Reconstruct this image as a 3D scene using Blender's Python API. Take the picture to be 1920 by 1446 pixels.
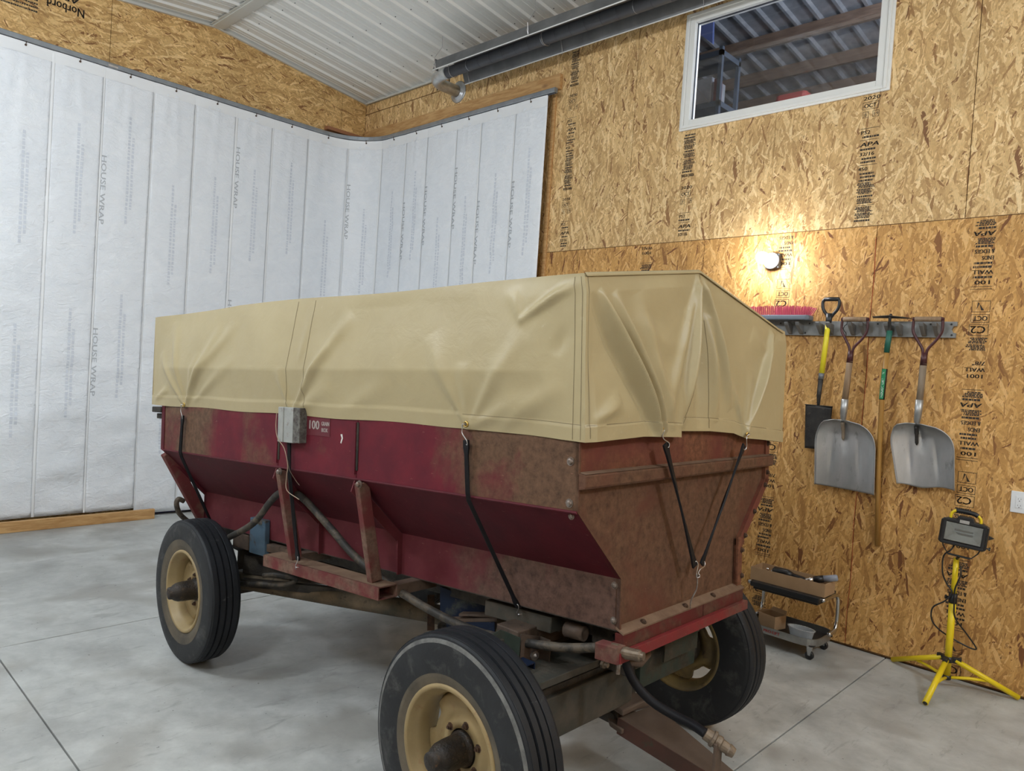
import bpy, math, random
from mathutils import Vector, Matrix, noise
random.seed(7)
PI = math.pi
for o in list(bpy.data.objects): bpy.data.objects.remove(o)
sc = bpy.context.scene
COL = sc.collection

EXPO = -0.08
LIGHTS = [('bay_light_a', -.9, 4.6, 3.9, 210), ('bay_light_b', -1.4, 1.2, 3.9, 185), ('bay_light_c', 2.6, -2.4, 3.9, 240), ('bay_light_d', -2.0, -2.8, 3.9, 80)]
LOFT = 330
BULB = 160

# ------------------------------------------------------------------ camera
FPX, CX, CY = 1372.48, 960.0, 723.0
yaw, pit, rol = math.radians(46.0965), math.radians(-1.4899), math.radians(3.7288)
CAM = Vector((0, 0, 1.66))
fw = Vector((math.sin(yaw)*math.cos(pit), math.cos(yaw)*math.cos(pit), math.sin(pit)))
rt = Vector((math.cos(yaw), -math.sin(yaw), 0)); up = rt.cross(fw)
r2 = rt*math.cos(rol)+up*math.sin(rol); u2 = -rt*math.sin(rol)+up*math.cos(rol)
cd = bpy.data.cameras.new('camera'); cam = bpy.data.objects.new('camera', cd); COL.objects.link(cam)
cd.sensor_width = 36; cd.lens = FPX/1920*36; cd.clip_start = .05; cd.clip_end = 60
mw = Matrix((r2, u2, -fw)).transposed().to_4x4(); mw.translation = CAM; cam.matrix_world = mw
sc.camera = cam
sc.view_settings.view_transform = 'Standard'; sc.view_settings.look = 'None'
sc.view_settings.gamma = 1; sc.view_settings.use_curve_mapping = False
sc.view_settings.exposure = EXPO

# ------------------------------------------------------------------ world and lights
w = bpy.data.worlds.new('world'); sc.world = w; w.use_nodes = True
w.node_tree.nodes['Background'].inputs[0].default_value = (.55, .6, .65, 1)
w.node_tree.nodes['Background'].inputs[1].default_value = .15
def area(name, loc, sx, sy, power, col=(1, 1, 1), rot=(0, 0, 0)):
    l = bpy.data.lights.new(name, 'AREA'); l.shape = 'RECTANGLE'; l.size = sx; l.size_y = sy
    l.energy = power; l.color = col
    o = bpy.data.objects.new(name, l); COL.objects.link(o); o.location = loc; o.rotation_euler = rot
    return o
for nm, lx, ly, lz_, pw in LIGHTS:
    l = bpy.data.lights.new(nm, 'POINT'); l.energy = pw; l.color = (.86, .93, 1.0); l.shadow_soft_size = .22
    o = bpy.data.objects.new(nm, l); COL.objects.link(o); o.location = (lx, ly, lz_)
l = bpy.data.lights.new('loft_fill', 'POINT'); l.energy = LOFT; l.color = (.78, .88, 1); l.shadow_soft_size = .2  # unseen fill light, added to brighten the loft behind the window
o = bpy.data.objects.new('loft_fill', l); COL.objects.link(o); o.location = (5.7, 1.0, 4.5)

# ------------------------------------------------------------------ helpers
def W(x, y, ax, val):
    """the point on a world plane (axis ax = val) seen at a pixel of the 1920x1446 photograph"""
    d = r2*((x-CX)/FPX) - u2*((y-CY)/FPX) + fw
    return CAM + d*((val-CAM[ax])/d[ax])
# wagon box frame: u across, v along (away), w up; the box sits nose-up on its running gear
BY, BZ, BT, BYAW, BL, BXC, BDX = 1.412, .789, .0477, .0144, 2.69, 2.51, -.211
def B(u, v, w_):
    y = v*math.cos(BT)+w_*math.sin(BT); z = -v*math.sin(BT)+w_*math.cos(BT); x = u+v/BL*BDX
    return Vector((BXC+x*math.cos(BYAW)-y*math.sin(BYAW), BY+x*math.sin(BYAW)+y*math.cos(BYAW), BZ+z))

def tag(o, label=None, cat=None, group=None, kind=None):
    for k, v in (('label', label), ('category', cat), ('group', group), ('kind', kind)):
        if v: o[k] = v
    return o
WLOC = {}
def wloc(o):
    return WLOC.get(o.name, Vector((0, 0, 0))) if o else Vector((0, 0, 0))
def thing(name, loc, label, cat, group=None):
    o = bpy.data.objects.new(name, None); COL.objects.link(o); o.location = loc; o.empty_display_size = .1
    WLOC[o.name] = Vector(loc)
    return tag(o, label, cat, group)

class MB:
    def __init__(s): s.v = []; s.f = []; s.mi = []
    def add(s, vs, fs, mi=0):
        n = len(s.v); s.v += [Vector(p) for p in vs]; s.f += [tuple(i+n for i in f) for f in fs]; s.mi += [mi]*len(fs); return s
    def box(s, a, b, fn=None, mi=0):
        x0, y0, z0 = a; x1, y1, z1 = b
        vs = [(x0,y0,z0),(x1,y0,z0),(x1,y1,z0),(x0,y1,z0),(x0,y0,z1),(x1,y0,z1),(x1,y1,z1),(x0,y1,z1)]
        if fn: vs = [fn(*p) for p in vs]
        return s.add(vs, [(0,3,2,1),(4,5,6,7),(0,1,5,4),(1,2,6,5),(2,3,7,6),(3,0,4,7)], mi)
    def obox(s, c, ax, ay, az, mi=0):
        """oriented box: centre and three half-axis vectors"""
        c = Vector(c); ax = Vector(ax); ay = Vector(ay); az = Vector(az)
        vs = [c+ax*i+ay*j+az*k for i, j, k in ((-1,-1,-1),(1,-1,-1),(1,1,-1),(-1,1,-1),(-1,-1,1),(1,-1,1),(1,1,1),(-1,1,1))]
        return s.add(vs, [(0,3,2,1),(4,5,6,7),(0,1,5,4),(1,2,6,5),(2,3,7,6),(3,0,4,7)], mi)
    def bar(s, p, q, w1, w2, side=(0, 0, 1)):
        p = Vector(p); q = Vector(q); d = (q-p); L = d.length; d.normalize(); sd = Vector(side)
        a = d.cross(sd).normalized(); b = a.cross(d).normalized()
        return s.obox((p+q)/2, d*L/2, a*w1/2, b*w2/2)
    def prism(s, poly, off, mi=0):
        """poly: list of 3D points in order; off: extrusion vector"""
        off = Vector(off); n = len(poly); vs = [Vector(p) for p in poly]+[Vector(p)+off for p in poly]
        fs = [tuple(range(n))[::-1], tuple(range(n, 2*n))]+[(i, (i+1) % n, n+(i+1) % n, n+i) for i in range(n)]
        return s.add(vs, fs, mi)
    def tube(s, pts, r, n=10, cap=True, mi=0):
        pts = [Vector(p) for p in pts]; N = len(pts); rs = r if isinstance(r, (list, tuple)) else [r]*N
        prev = None; vs = []
        for i, p in enumerate(pts):
            d = (pts[min(i+1, N-1)]-pts[max(i-1, 0)]).normalized()
            if prev is None:
                t = Vector((0, 0, 1)) if abs(d.z) < .9 else Vector((1, 0, 0)); a = d.cross(t).normalized()
            else: a = (prev-d*prev.dot(d)).normalized()
            prev = a; b = d.cross(a)
            for k in range(n):
                q = 2*PI*k/n; vs.append(p+(a*math.cos(q)+b*math.sin(q))*rs[i])
        fs = [(i*n+k, i*n+(k+1) % n, (i+1)*n+(k+1) % n, (i+1)*n+k) for i in range(N-1) for k in range(n)]
        if cap: fs += [tuple(range(n))[::-1], tuple(range((N-1)*n, N*n))]
        return s.add(vs, fs, mi)
    def lathe(s, c, axis, prof, n=32, closed=False, mi=0, cap=False):
        """prof: (axial, radius) pairs"""
        c = Vector(c); d = Vector(axis).normalized(); t = Vector((0, 0, 1)) if abs(d.z) < .9 else Vector((1, 0, 0))
        a = d.cross(t).normalized(); b = d.cross(a); m = len(prof)
        vs = [c+d*x+(a*math.cos(2*PI*k/n)+b*math.sin(2*PI*k/n))*r for k in range(n) for x, r in prof]
        fs = []
        for k in range(n):
            k2 = (k+1) % n
            for j in range(m if closed else m-1):
                j2 = (j+1) % m
                fs.append((k*m+j, k*m+j2, k2*m+j2, k2*m+j))
        if cap: fs += [tuple(k*m for k in range(n)), tuple(k*m+m-1 for k in range(n))[::-1]]
        return s.add(vs, fs, mi)
    def grid(s, fn, nu, nv, mi=0, close=False):
        vs = [fn(i/nu, j/nv) for i in range(nu+1) for j in range(nv+1)]
        fs = [(i*(nv+1)+j, (i+1)*(nv+1)+j, (i+1)*(nv+1)+j+1, i*(nv+1)+j+1) for i in range(nu) for j in range(nv)]
        return s.add(vs, fs, mi)
    def obj(s, name, mat, parent=None, smooth=False, bevel=0, solid=0, merge=False, sub=0, origin=None):
        me = bpy.data.meshes.new(name)
        base = wloc(parent) if parent is not None else (Vector(origin) if origin is not None else Vector((0, 0, 0)))
        o = bpy.data.objects.new(name, me)
        if parent is not None and origin is not None:
            loc = Vector(origin)-base; b2 = Vector(origin)
        else:
            loc = Vector((0, 0, 0)) if parent is not None else base; b2 = base
        me.from_pydata([tuple(p-b2) for p in s.v], [], s.f)
        mats = mat if isinstance(mat, (list, tuple)) else [mat]
        for m_ in mats: me.materials.append(m_)
        if len(mats) > 1: me.polygons.foreach_set('material_index', s.mi)
        if smooth: me.polygons.foreach_set('use_smooth', [True]*len(me.polygons))
        me.update()
        if merge:
            import bmesh
            bm = bmesh.new(); bm.from_mesh(me); bmesh.ops.remove_doubles(bm, verts=bm.verts, dist=1e-5)
            bmesh.ops.recalc_face_normals(bm, faces=bm.faces); bm.to_mesh(me); bm.free()
        COL.objects.link(o); o.location = loc
        if parent is not None: o.parent = parent
        WLOC[o.name] = b2.copy()
        if solid:
            md = o.modifiers.new('solid', 'SOLIDIFY'); md.thickness = solid; md.offset = 0
        if bevel:
            md = o.modifiers.new('bevel', 'BEVEL'); md.width = bevel; md.segments = 2; md.limit_method = 'ANGLE'; md.angle_limit = .6
        if sub:
            md = o.modifiers.new('sub', 'SUBSURF'); md.levels = sub; md.render_levels = sub
        return o

def smooth_path(pts, k=6):
    pts = [Vector(p) for p in pts]; out = []
    P = [pts[0]*2-pts[1]]+pts+[pts[-1]*2-pts[-2]]
    for i in range(1, len(P)-2):
        for j in range(k):
            t = j/k; a, b, c, d = P[i-1:i+3]
            out.append(.5*((2*b)+(c-a)*t+(2*a-5*b+4*c-d)*t*t+(3*b-a-3*c+d)*t**3))
    out.append(pts[-1]); return out

_tc = {}
def text2d(s):
    """flat lettering: vertices (x, y) with cap height about 0.7, faces"""
    if s not in _tc:
        cu = bpy.data.curves.new('t', 'FONT'); cu.body = s; cu.size = 1; cu.resolution_u = 2; cu.align_x = 'LEFT'
        o = bpy.data.objects.new('t', cu); COL.objects.link(o)
        bpy.context.view_layer.update()
        me = bpy.data.meshes.new_from_object(o.evaluated_get(bpy.context.evaluated_depsgraph_get()))
        vs = [(v.co.x, v.co.y) for v in me.vertices]; fs = [tuple(p.vertices) for p in me.polygons]
        bpy.data.objects.remove(o); bpy.data.curves.remove(cu); bpy.data.meshes.remove(me)
        x1 = max([v[0] for v in vs] or [1])
        _tc[s] = (vs, fs, x1)
    return _tc[s]
def put_text(mb, s, fn, x0, y0, width=None, h=None, bold=0, slant=0):
    """lays the word out from (x0, y0); fn maps plane coords to 3D; width or letter height given"""
    vs, fs, x1 = text2d(s)
    sx = (width/x1) if width else h/.7; sy = h/.7 if h else sx
    mb.add([fn(x0+x*sx+slant*y*sy, y0+y*sy) for x, y in vs], fs)
    if bold: mb.add([fn(x0+x*sx+slant*y*sy+bold, y0+y*sy) for x, y in vs], fs)

# ------------------------------------------------------------------ materials
def mat(name, col, rough=.6, metal=0, **k):
    m = bpy.data.materials.new(name); m.use_nodes = True; nt = m.node_tree; b = nt.nodes['Principled BSDF']
    b.inputs['Base Color'].default_value = (*col, 1); b.inputs['Roughness'].default_value = rough; b.inputs['Metallic'].default_value = metal
    if 'spec' in k: b.inputs['Specular IOR Level'].default_value = k['spec']
    if 'emit' in k: b.inputs['Emission Color'].default_value = (*k['emit'][0], 1); b.inputs['Emission Strength'].default_value = k['emit'][1]
    if 'trans' in k: b.inputs['Transmission Weight'].default_value = k['trans']
    if 'alpha' in k: b.inputs['Alpha'].default_value = k['alpha']
    return m
class NT:
    def __init__(s, m): s.t = m.node_tree; s.n = s.t.nodes; s.b = s.n['Principled BSDF']
    def new(s, typ, **kw):
        n = s.n.new(typ)
        for k, v in kw.items():
            if k.startswith('i_'):
                key = k[2:]; key = int(key) if key.isdigit() else key.replace('_', ' ')
                n.inputs[key].default_value = v
            else: setattr(n, k, v)
        return n
    def lk(s, a, b): s.t.links.new(a, b)
    def coord(s, kind='Object', scale=(1, 1, 1), rot=(0, 0, 0), loc=(0, 0, 0)):
        if not hasattr(s, 'tc'): s.tc = s.n.new('ShaderNodeTexCoord'); s.ge = s.n.new('ShaderNodeNewGeometry')
        mp = s.new('ShaderNodeMapping'); s.lk(s.ge.outputs['Position'] if kind == 'World' else s.tc.outputs[kind], mp.inputs[0])
        mp.inputs['Scale'].default_value = scale; mp.inputs['Rotation'].default_value = rot; mp.inputs['Location'].default_value = loc
        return mp.outputs[0]
    def noise(s, vec, scale=5, detail=4, rough=.55, dist=0):
        n = s.new('ShaderNodeTexNoise', i_Scale=scale, i_Detail=detail, i_Roughness=rough, i_Distortion=dist)
        s.lk(vec, n.inputs['Vector']); return n.outputs['Fac']
    def ramp(s, fac, stops, interp='LINEAR'):
        r = s.n.new('ShaderNodeValToRGB'); r.color_ramp.interpolation = interp; e = r.color_ramp.elements
        while len(e) < len(stops): e.new(.5)
        for el, (p, c) in zip(e, stops):
            el.position = p; el.color = (*c, 1) if isinstance(c, (tuple, list)) else (c, c, c, 1)
        s.lk(fac, r.inputs[0]); return r.outputs[0]
    def mix(s, fac, a, b, mode='MIX'):
        m = s.new('ShaderNodeMix', data_type='RGBA', blend_type=mode)
        for v, i in ((fac, 0), (a, 6), (b, 7)):
            if hasattr(v, 'is_output'): s.lk(v, m.inputs[i])
            else: m.inputs[i].default_value = v if i == 0 else (*v, 1)
        return m.outputs[2]
    def math(s, op, a, b=0, clamp=False):
        m = s.new('ShaderNodeMath', operation=op); m.use_clamp = clamp
        for v, i in ((a, 0), (b, 1)):
            if hasattr(v, 'is_output'): s.lk(v, m.inputs[i])
            else: m.inputs[i].default_value = v
        return m.outputs[0]
    def bump(s, h, strength=.3, dist=.01):
        b = s.new('ShaderNodeBump', i_Strength=strength, i_Distance=dist); s.lk(h, b.inputs['Height']); s.lk(b.outputs[0], s.b.inputs['Normal'])
    def col(s, c): s.lk(c, s.b.inputs['Base Color'])

def mottled(name, c1, c2, rough=.6, metal=0, scale=6, detail=6, lo=.35, hi=.65, bump=.15, bscale=None, kind='World', stretch=(1, 1, 1), c3=None, spec=.5, bdist=.004):
    m = mat(name, c1, rough, metal, spec=spec); t = NT(m); v = t.coord(kind, stretch)
    n = t.noise(v, scale, detail, .6); c = t.ramp(n, [(lo, c1), (hi, c2)])
    if c3:
        n3 = t.noise(t.coord(kind, stretch, (.3, .5, .1), (3, 1, 7)), scale*3.3, 6, .7); c = t.mix(t.ramp(n3, [(.58, 0.), (.7, 1.)]), c, c3)
    t.col(c)
    if bump: t.bump(t.noise(v, bscale or scale*6, 4), bump, bdist)
    return m

def osb_material(name, pq, tones, seed=0.):
    """oriented strand board: overlapping long flakes; pq = the two object axes of the face (along, across)"""
    m = mat(name, (.5, .32, .14), .62, spec=.35); t = NT(m)
    sep = t.new('ShaderNodeSeparateXYZ'); t.lk(t.coord('World', (1, 1, 1), (0, 0, 0), (seed, seed*1.7, seed*.6)), sep.inputs[0])
    base = t.new('ShaderNodeCombineXYZ'); t.lk(sep.outputs[pq[0]], base.inputs[0]); t.lk(sep.outputs[pq[1]], base.inputs[1])
    wn = t.new('ShaderNodeTexNoise', i_Scale=9., i_Detail=2.); t.lk(base.outputs[0], wn.inputs['Vector'])
    wv = t.new('ShaderNodeVectorMath', operation='MULTIPLY_ADD'); t.lk(wn.outputs['Color'], wv.inputs[0])
    wv.inputs[1].default_value = (.035, .035, 0); t.lk(base.outputs[0], wv.inputs[2])
    best_p = None; best_r = None
    for i, (ang, ln, wd) in enumerate(((4, .13, .013), (-22, .11, .020), (26, .10, .013), (-48, .08, .015), (58, .085, .011), (-10, .16, .026), (14, .07, .007))):
        mp = t.new('ShaderNodeVectorRotate', rotation_type='Z_AXIS'); mp.inputs['Angle'].default_value = math.radians(ang); t.lk(wv.outputs[0], mp.inputs[0])
        sm = t.new('ShaderNodeVectorMath', operation='MULTIPLY'); t.lk(mp.outputs[0], sm.inputs[0]); sm.inputs[1].default_value = (1/ln, 1/wd, 1)
        of = t.new('ShaderNodeVectorMath', operation='ADD'); t.lk(sm.outputs[0], of.inputs[0]); of.inputs[1].default_value = (i*13.7, i*5.3, 0)
        vo = t.new('ShaderNodeTexVoronoi', voronoi_dimensions='2D'); vo.inputs['Scale'].default_value = 1; t.lk(of.outputs[0], vo.inputs['Vector'])
        sp = t.new('ShaderNodeSeparateColor'); t.lk(vo.outputs['Color'], sp.inputs[0])
        r, p = sp.outputs[0], sp.outputs[1]
        if i >= 3: p = t.math('MULTIPLY', p, .93 if i != 5 else 1.)
        # flake edges slide under: lower priority near the cell border gives ragged overlaps
        p = t.math('SUBTRACT', p, t.math('MULTIPLY', vo.outputs['Distance'], .28))
        if best_p is None: best_p, best_r = p, r
        else:
            g = t.math('GREATER_THAN', p, best_p)
            mx = t.new('ShaderNodeMix', data_type='FLOAT'); t.lk(g, mx.inputs[0]); t.lk(best_r, mx.inputs[2]); t.lk(r, mx.inputs[3]); best_r = mx.outputs[0]
            best_p = t.math('MAXIMUM', p, best_p)
    c = t.ramp(best_r, tones)
    fib = t.new('ShaderNodeTexNoise', i_Scale=1., i_Detail=3.); st = t.new('ShaderNodeVectorMath', operation='MULTIPLY')
    t.lk(wv.outputs[0], st.inputs[0]); st.inputs[1].default_value = (45, 380, 1); t.lk(st.outputs[0], fib.inputs['Vector'])
    c = t.mix(.5, c, t.ramp(fib.outputs['Fac'], [(.3, .62), (.7, 1.25)]), 'MULTIPLY')
    big = t.noise(base.outputs[0], 2.2, 3); c = t.mix(.7, c, t.ramp(big, [(.3, .84), (.7, 1.12)]), 'MULTIPLY')
    dk = t.noise(wv.outputs[0], 46, 2, .5); low = t.ramp(best_p, [(.38, 1.), (.56, 0.)])
    dm = t.math('MULTIPLY', t.ramp(dk, [(.56, 0.), (.66, .8)]), t.math('ADD', t.math('MULTIPLY', low, .8), .25))
    c = t.mix(dm, c, (.13, .062, .022)); t.col(c)
    t.bump(t.math('ADD', best_p, t.math('MULTIPLY', fib.outputs['Fac'], .2)), .35, .003)
    return m

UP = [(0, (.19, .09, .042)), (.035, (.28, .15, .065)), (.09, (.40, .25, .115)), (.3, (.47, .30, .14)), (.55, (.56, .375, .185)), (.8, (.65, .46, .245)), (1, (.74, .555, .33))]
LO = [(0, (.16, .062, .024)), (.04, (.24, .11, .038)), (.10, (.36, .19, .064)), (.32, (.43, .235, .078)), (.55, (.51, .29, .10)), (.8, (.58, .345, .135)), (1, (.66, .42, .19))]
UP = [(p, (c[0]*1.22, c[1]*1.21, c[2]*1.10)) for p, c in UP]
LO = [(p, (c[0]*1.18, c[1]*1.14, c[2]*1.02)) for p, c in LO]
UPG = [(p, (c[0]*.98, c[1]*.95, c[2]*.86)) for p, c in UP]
M = {}
M['osb_up'] = osb_material('osb_upper', (2, 1), UP)
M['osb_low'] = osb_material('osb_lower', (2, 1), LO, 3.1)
M['osb_gable'] = osb_material('osb_gable', (0, 2), UPG, 7.7)
M['osb_edge'] = mat('osb_edge', (.22, .12, .05), .8)
m = mat('osb_plain', (.45, .30, .15), .7); M['osb_plain'] = m
def lumber(name, ax, c1=(.60, .37, .16), c2=(.42, .22, .075)):
    m = mat(name, c1, .6); t = NT(m); s = [6, 6, 6]; s[ax] = .7; v = t.coord('World', tuple(s))
    n = t.noise(v, 8, 5, .6, .5); c = t.ramp(n, [(.35, c2), (.62, c1)])
    k = t.new('ShaderNodeTexVoronoi', i_Scale=1.); s2 = [5, 5, 5]; s2[ax] = 2.2; t.lk(t.coord('World', tuple(s2)), k.inputs['Vector'])
    c = t.mix(t.ramp(k.outputs['Distance'], [(.06, .85), (.13, 0.)]), c, (.16, .06, .02)); t.col(c); t.bump(n, .1, .003); return m
M['lumber_y'] = lumber('lumber_y', 1); M['lumber_x'] = lumber('lumber_x', 0)
M['lumber_far'] = lumber('lumber_far', 1, (.13, .085, .06), (.08, .05, .035))
M['lumber_red'] = mat('lumber_red', (.36, .16, .08), .6)
M['ink'] = mat('ink', (.035, .028, .022), .8)
M['ink_faint'] = mat('ink_faint', (.16, .11, .06), .8)
M['red_chalk'] = mat('red_chalk', (.50, .11, .045), .9)
M['ceil'] = mat('white_painted_steel', (.80, .81, .79), .42, spec=.4)
M['trim'] = mat('pale_steel_trim', (.62, .63, .60), .4)
M['screw'] = mat('dark_screw', (.06, .06, .06), .5)
# concrete
m = mat('concrete', (.5, .5, .49), .5, spec=.4); t = NT(m); v = t.coord('World')
n1 = t.noise(v, 1.1, 6, .6, .6); n2 = t.noise(t.coord('World', (1, 1, 1), (0, 0, .7)), 6, 8, .68); n3 = t.noise(t.coord('World', (1.6, .9, 1), (0, 0, .5)), 7, 5, .6)
c = t.ramp(n1, [(.3, (.33, .335, .32)), (.5, (.45, .46, .445)), (.7, (.53, .54, .52))])
c = t.mix(.8, c, t.ramp(n2, [(.3, .72), (.7, 1.16)]), 'MULTIPLY')
c = t.mix(.6, c, t.ramp(n3, [(.34, .86), (.46, .99), (1, 1.05)]), 'MULTIPLY')
stain = t.noise(t.coord('World', (1, 1, 1), (0, 0, 0), (4, 2, 0)), 1.6, 3, .5, .4)
c = t.mix(t.ramp(stain, [(.53, 0.), (.66, .55)]), c, (.24, .225, .195))
st2 = t.noise(t.coord('World', (.9, 3.2, 1), (0, 0, -.25), (1, 6, 0)), 4.5, 7, .72, .6); c = t.mix(t.ramp(st2, [(.57, 0.), (.68, .5)]), c, (.22, .22, .21))
sp = t.noise(v, 42, 3, .5); c = t.mix(t.ramp(sp, [(.70, 0.), (.76, .85)]), c, (.09, .085, .08)); t.col(c)
t.lk(t.ramp(n2, [(.3, .36), (.7, .6)]), t.b.inputs['Roughness']); t.bump(t.noise(v, 60, 5, .6), .08, .002); M['concrete'] = m
M['subfloor'] = mat('joint_dirt', (.10, .09, .075), .95)
# curtain wrap
m = mat('house_wrap', (.80, .83, .86), .38, spec=.5); t = NT(m); v = t.coord('World', (1, 1, 1.1))
n = t.noise(v, 5, 5, .6, 1.2); c = t.ramp(n, [(.3, (.79, .84, .90)), (.7, (.86, .90, .95))]); t.col(c)
t.bump(t.math('ADD', t.noise(t.coord('World', (9, 9, 16)), 1.6, 5, .62, .8), t.math('MULTIPLY', t.noise(v, 120, 2), .05)), .55, .02); M['wrap'] = m
M['wrap_tape'] = mat('seam_tape', (.84, .87, .90), .4)
M['wrap_thread'] = mat('seam_thread', (.68, .69, .68), .6)
M['print_grey'] = mat('print_grey', (.45, .48, .52), .6)
M['print_pale'] = mat('print_pale', (.66, .71, .79), .6)
M['galv'] = mottled('galvanised', (.42, .44, .46), (.56, .58, .60), .38, .85, 12, 4, bump=.03)
M['track'] = mottled('track_grey', (.26, .29, .32), (.34, .37, .40), .4, .5, 8, 3, bump=.02)
M['blue_edge'] = mat('blue_strip', (.06, .07, .2), .6)
M['vinyl'] = mat('white_vinyl', (.78, .79, .77), .35)
m = mat('pane', (1, 1, 1), .02, 0, trans=1.); NT(m).b.inputs['IOR'].default_value = 1.45; M['glass'] = m
M['gasket'] = mat('gasket', (.05, .055, .07), .6)

# ================================================================== SETTING
XW, YG = 4.94, 7.43
XL, YB = -4.8, -4.2
XR_, ZE, ZP = 3.13, 4.65, 4.872
def ceil_z(x): return ZE+(XW-x)*(ZP-ZE)/(XW-XR_) if x > XR_ else ZP-(XR_-x)*.093
def st(mb, name, m_, **k):
    o = mb.obj(name, m_, **k); o['kind'] = 'structure'; return o
# floor: slab pieces with sawn joints
fl = MB().box((XL, YB, -.3), (XW+.1, YG+.1, -.028)); floor = st(fl, 'floor', M['subfloor'])
G_ = .0035
xs = [XL, .914, XW]; ys = [YB, -1.78, 1.38, 4.54, YG]
for i in range(2):
    for j in range(4):
        MB().box((xs[i]+G_*(i > 0), ys[j]+G_*(j > 0), -.028), (xs[i+1]-G_*(i < 1), ys[j+1]-G_*(j < 3), 0)).obj('slab', M['concrete'], floor, bevel=.0025)
# right wall: backing with the window hole, sheets in front
WY0, WY1, WZ0, WZ1 = 1.655, 3.085, 3.588, 4.414       # rough opening
wr = MB()
wr.box((XW+.012, YB, 0), (XW+.13, WY0, 4.75)).box((XW+.012, WY1, 0), (XW+.13, YG+.12, 4.75))
wr.box((XW+.012, WY0, 0), (XW+.13, WY1, WZ0)).box((XW+.012, WY0, WZ1), (XW+.13, WY1, 4.75))
wall_r = st(wr, 'wall_right', M['osb_edge'])
g = .0022
def sheet(y0, y1, z0, z1, m_, par=wall_r):
    MB().box((XW, y0+g, z0+g), (XW+.012, y1-g, z1-g)).obj('panel', m_, par)
SEAM = 2.706
yl = 1.625
ys_ = [YB]+[yl+1.22*k for k in range(-4, 5)]
ys_ = [YB]+[y for y in ys_[1:] if y > YB+.1]+[YG]
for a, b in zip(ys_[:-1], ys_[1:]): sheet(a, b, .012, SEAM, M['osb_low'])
yu = [YB]+[1.14+1.215*k for k in range(-4, 3)]+[4.50, YG]
yu = [y for y in yu if y >= YB]
for a, b in zip(yu[:-1], yu[1:]):
    if b <= WY0 or a >= WY1: sheet(a, b, SEAM, 4.50, M['osb_up']); continue
    a2, b2 = max(a, WY0), min(b, WY1)
    if a < WY0: sheet(a, WY0+g, SEAM, 4.50, M['osb_up'])
    sheet(a2-g, b2+g if b > WY1 else b2, SEAM, WZ0, M['osb_up']); sheet(a2-g, b2, WZ1, 4.50, M['osb_up'])
    if b > WY1: sheet(WY1-g, b, SEAM, 4.50, M['osb_up'])
for a, b in ((YB, 1.6), (1.6, 4.5), (4.5, YG)): sheet(a, b, 4.506, 4.655, M['osb_up'])
# chalk line and dark joint line of the sheets
c = MB(); c.tube([(XW-.001, yl+.004*math.sin(k*.9), .02+k*.09) for k in range(30)], .0015, 5); c.obj('chalk_line', M['red_chalk'], wall_r)
c = MB(); c.tube([(XW-.0002, YB+k*.2, SEAM+.001) for k in range(58)], .0014, 5); c.obj('sheet_joint', M['osb_edge'], wall_r)
# gable wall
wg = MB(); pts = [(XL, YG+.012, 0), (XW+.02, YG+.012, 0), (XW+.02, YG+.012, 4.72), (XR_, YG+.012, 4.95), (XL, YG+.012, ceil_z(XL)+.07)]
wg.prism(pts, (0, .12, 0)); wall_g = st(wg, 'wall_gable', M['osb_edge'])
gx = [XL, -3.98, -2.76, -1.54, -.32, .90, 2.12, 3.34+.0, XW]
gx = [XL, -2.7, -.26, 2.178, 4.616, XW]
for a, b in zip(gx[:-1], gx[1:]):
    ps = [(a+g, 2.62), (b-g, 2.62), (b-g, ceil_z(b-g)+.02)]+([(XR_, ZP+.02)] if a < XR_ < b else [])+[(a+g, ceil_z(a+g)+.02)]
    MB().prism([(x, YG, z) for x, z in ps], (0, .012, 0)).obj('panel', M['osb_gable'], wall_g)
    MB().box((a+g, YG, .012), (b-g, YG+.012, 2.615)).obj('panel', M['osb_gable'], wall_g)
st(MB().box((XL-.12, YB, 0), (XL, YG+.1, 4.4)), 'wall_left', M['osb_plain'])
st(MB().box((XL-.1, YB-.12, 0), (XW+.1, YB, 5.1)), 'wall_back', M['osb_plain'])
# ceiling: ribbed steel sheets running down the slope
ceiling = st(MB().add([(XL, YB, ceil_z(XL)+.045), (XR_, YB, ZP+.045), (XW+.1, YB, ZE+.045), (XW+.1, YG+.1, ZE+.045), (XR_, YG+.1, ZP+.045), (XL, YG+.1, ceil_z(XL)+.045)], [(0, 1, 4, 5), (1, 2, 3, 4)]), 'ceiling', M['ceil'])
RS = .2286
def ribsheet(y1, xa, xb):
    mb = MB(); prof = []
    for k in range(4):
        yb = y1-k*RS
        for dy, dz in ((0, 0), (-.078, 0), (-.080, -.004), (-.088, -.004), (-.090, 0), (-.126, 0), (-.128, -.004), (-.136, -.004), (-.138, 0), (-.186, 0), (-.199, -.019), (-.214, -.019)):
            prof.append((yb+dy+.02, dz))
    prof.append((y1-4*RS+.02, 0))
    vs = [(x, y, ceil_z(x)+dz) for x in (xa, xb) for y, dz in prof]; n = len(prof)
    mb.add(vs, [(i, i+1, n+i+1, n+i) for i in range(n-1)]); return mb
y = YG
k = 0
while y > YB+.05:
    ribsheet(y, XR_+.01, XW).obj('ceiling_panel', M['ceil'], ceiling)
    ribsheet(y, XL, XR_-.01).obj('ceiling_panel', M['ceil'], ceiling); y -= 4*RS
scr = MB()
for x in (3.975, 3.35, 4.6, 2.5, 1.6, .7):
    yy = YG-.186
    while yy > -1:
        for dy in (.015, -.045): scr.lathe((x, yy+dy, ceil_z(x)), (0, 0, -1), [(0, .006), (.004, .005), (.005, .0005)], 6)
        yy -= RS
o = scr.obj('screws', M['screw'], ceiling); o['kind'] = 'stuff'
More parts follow.
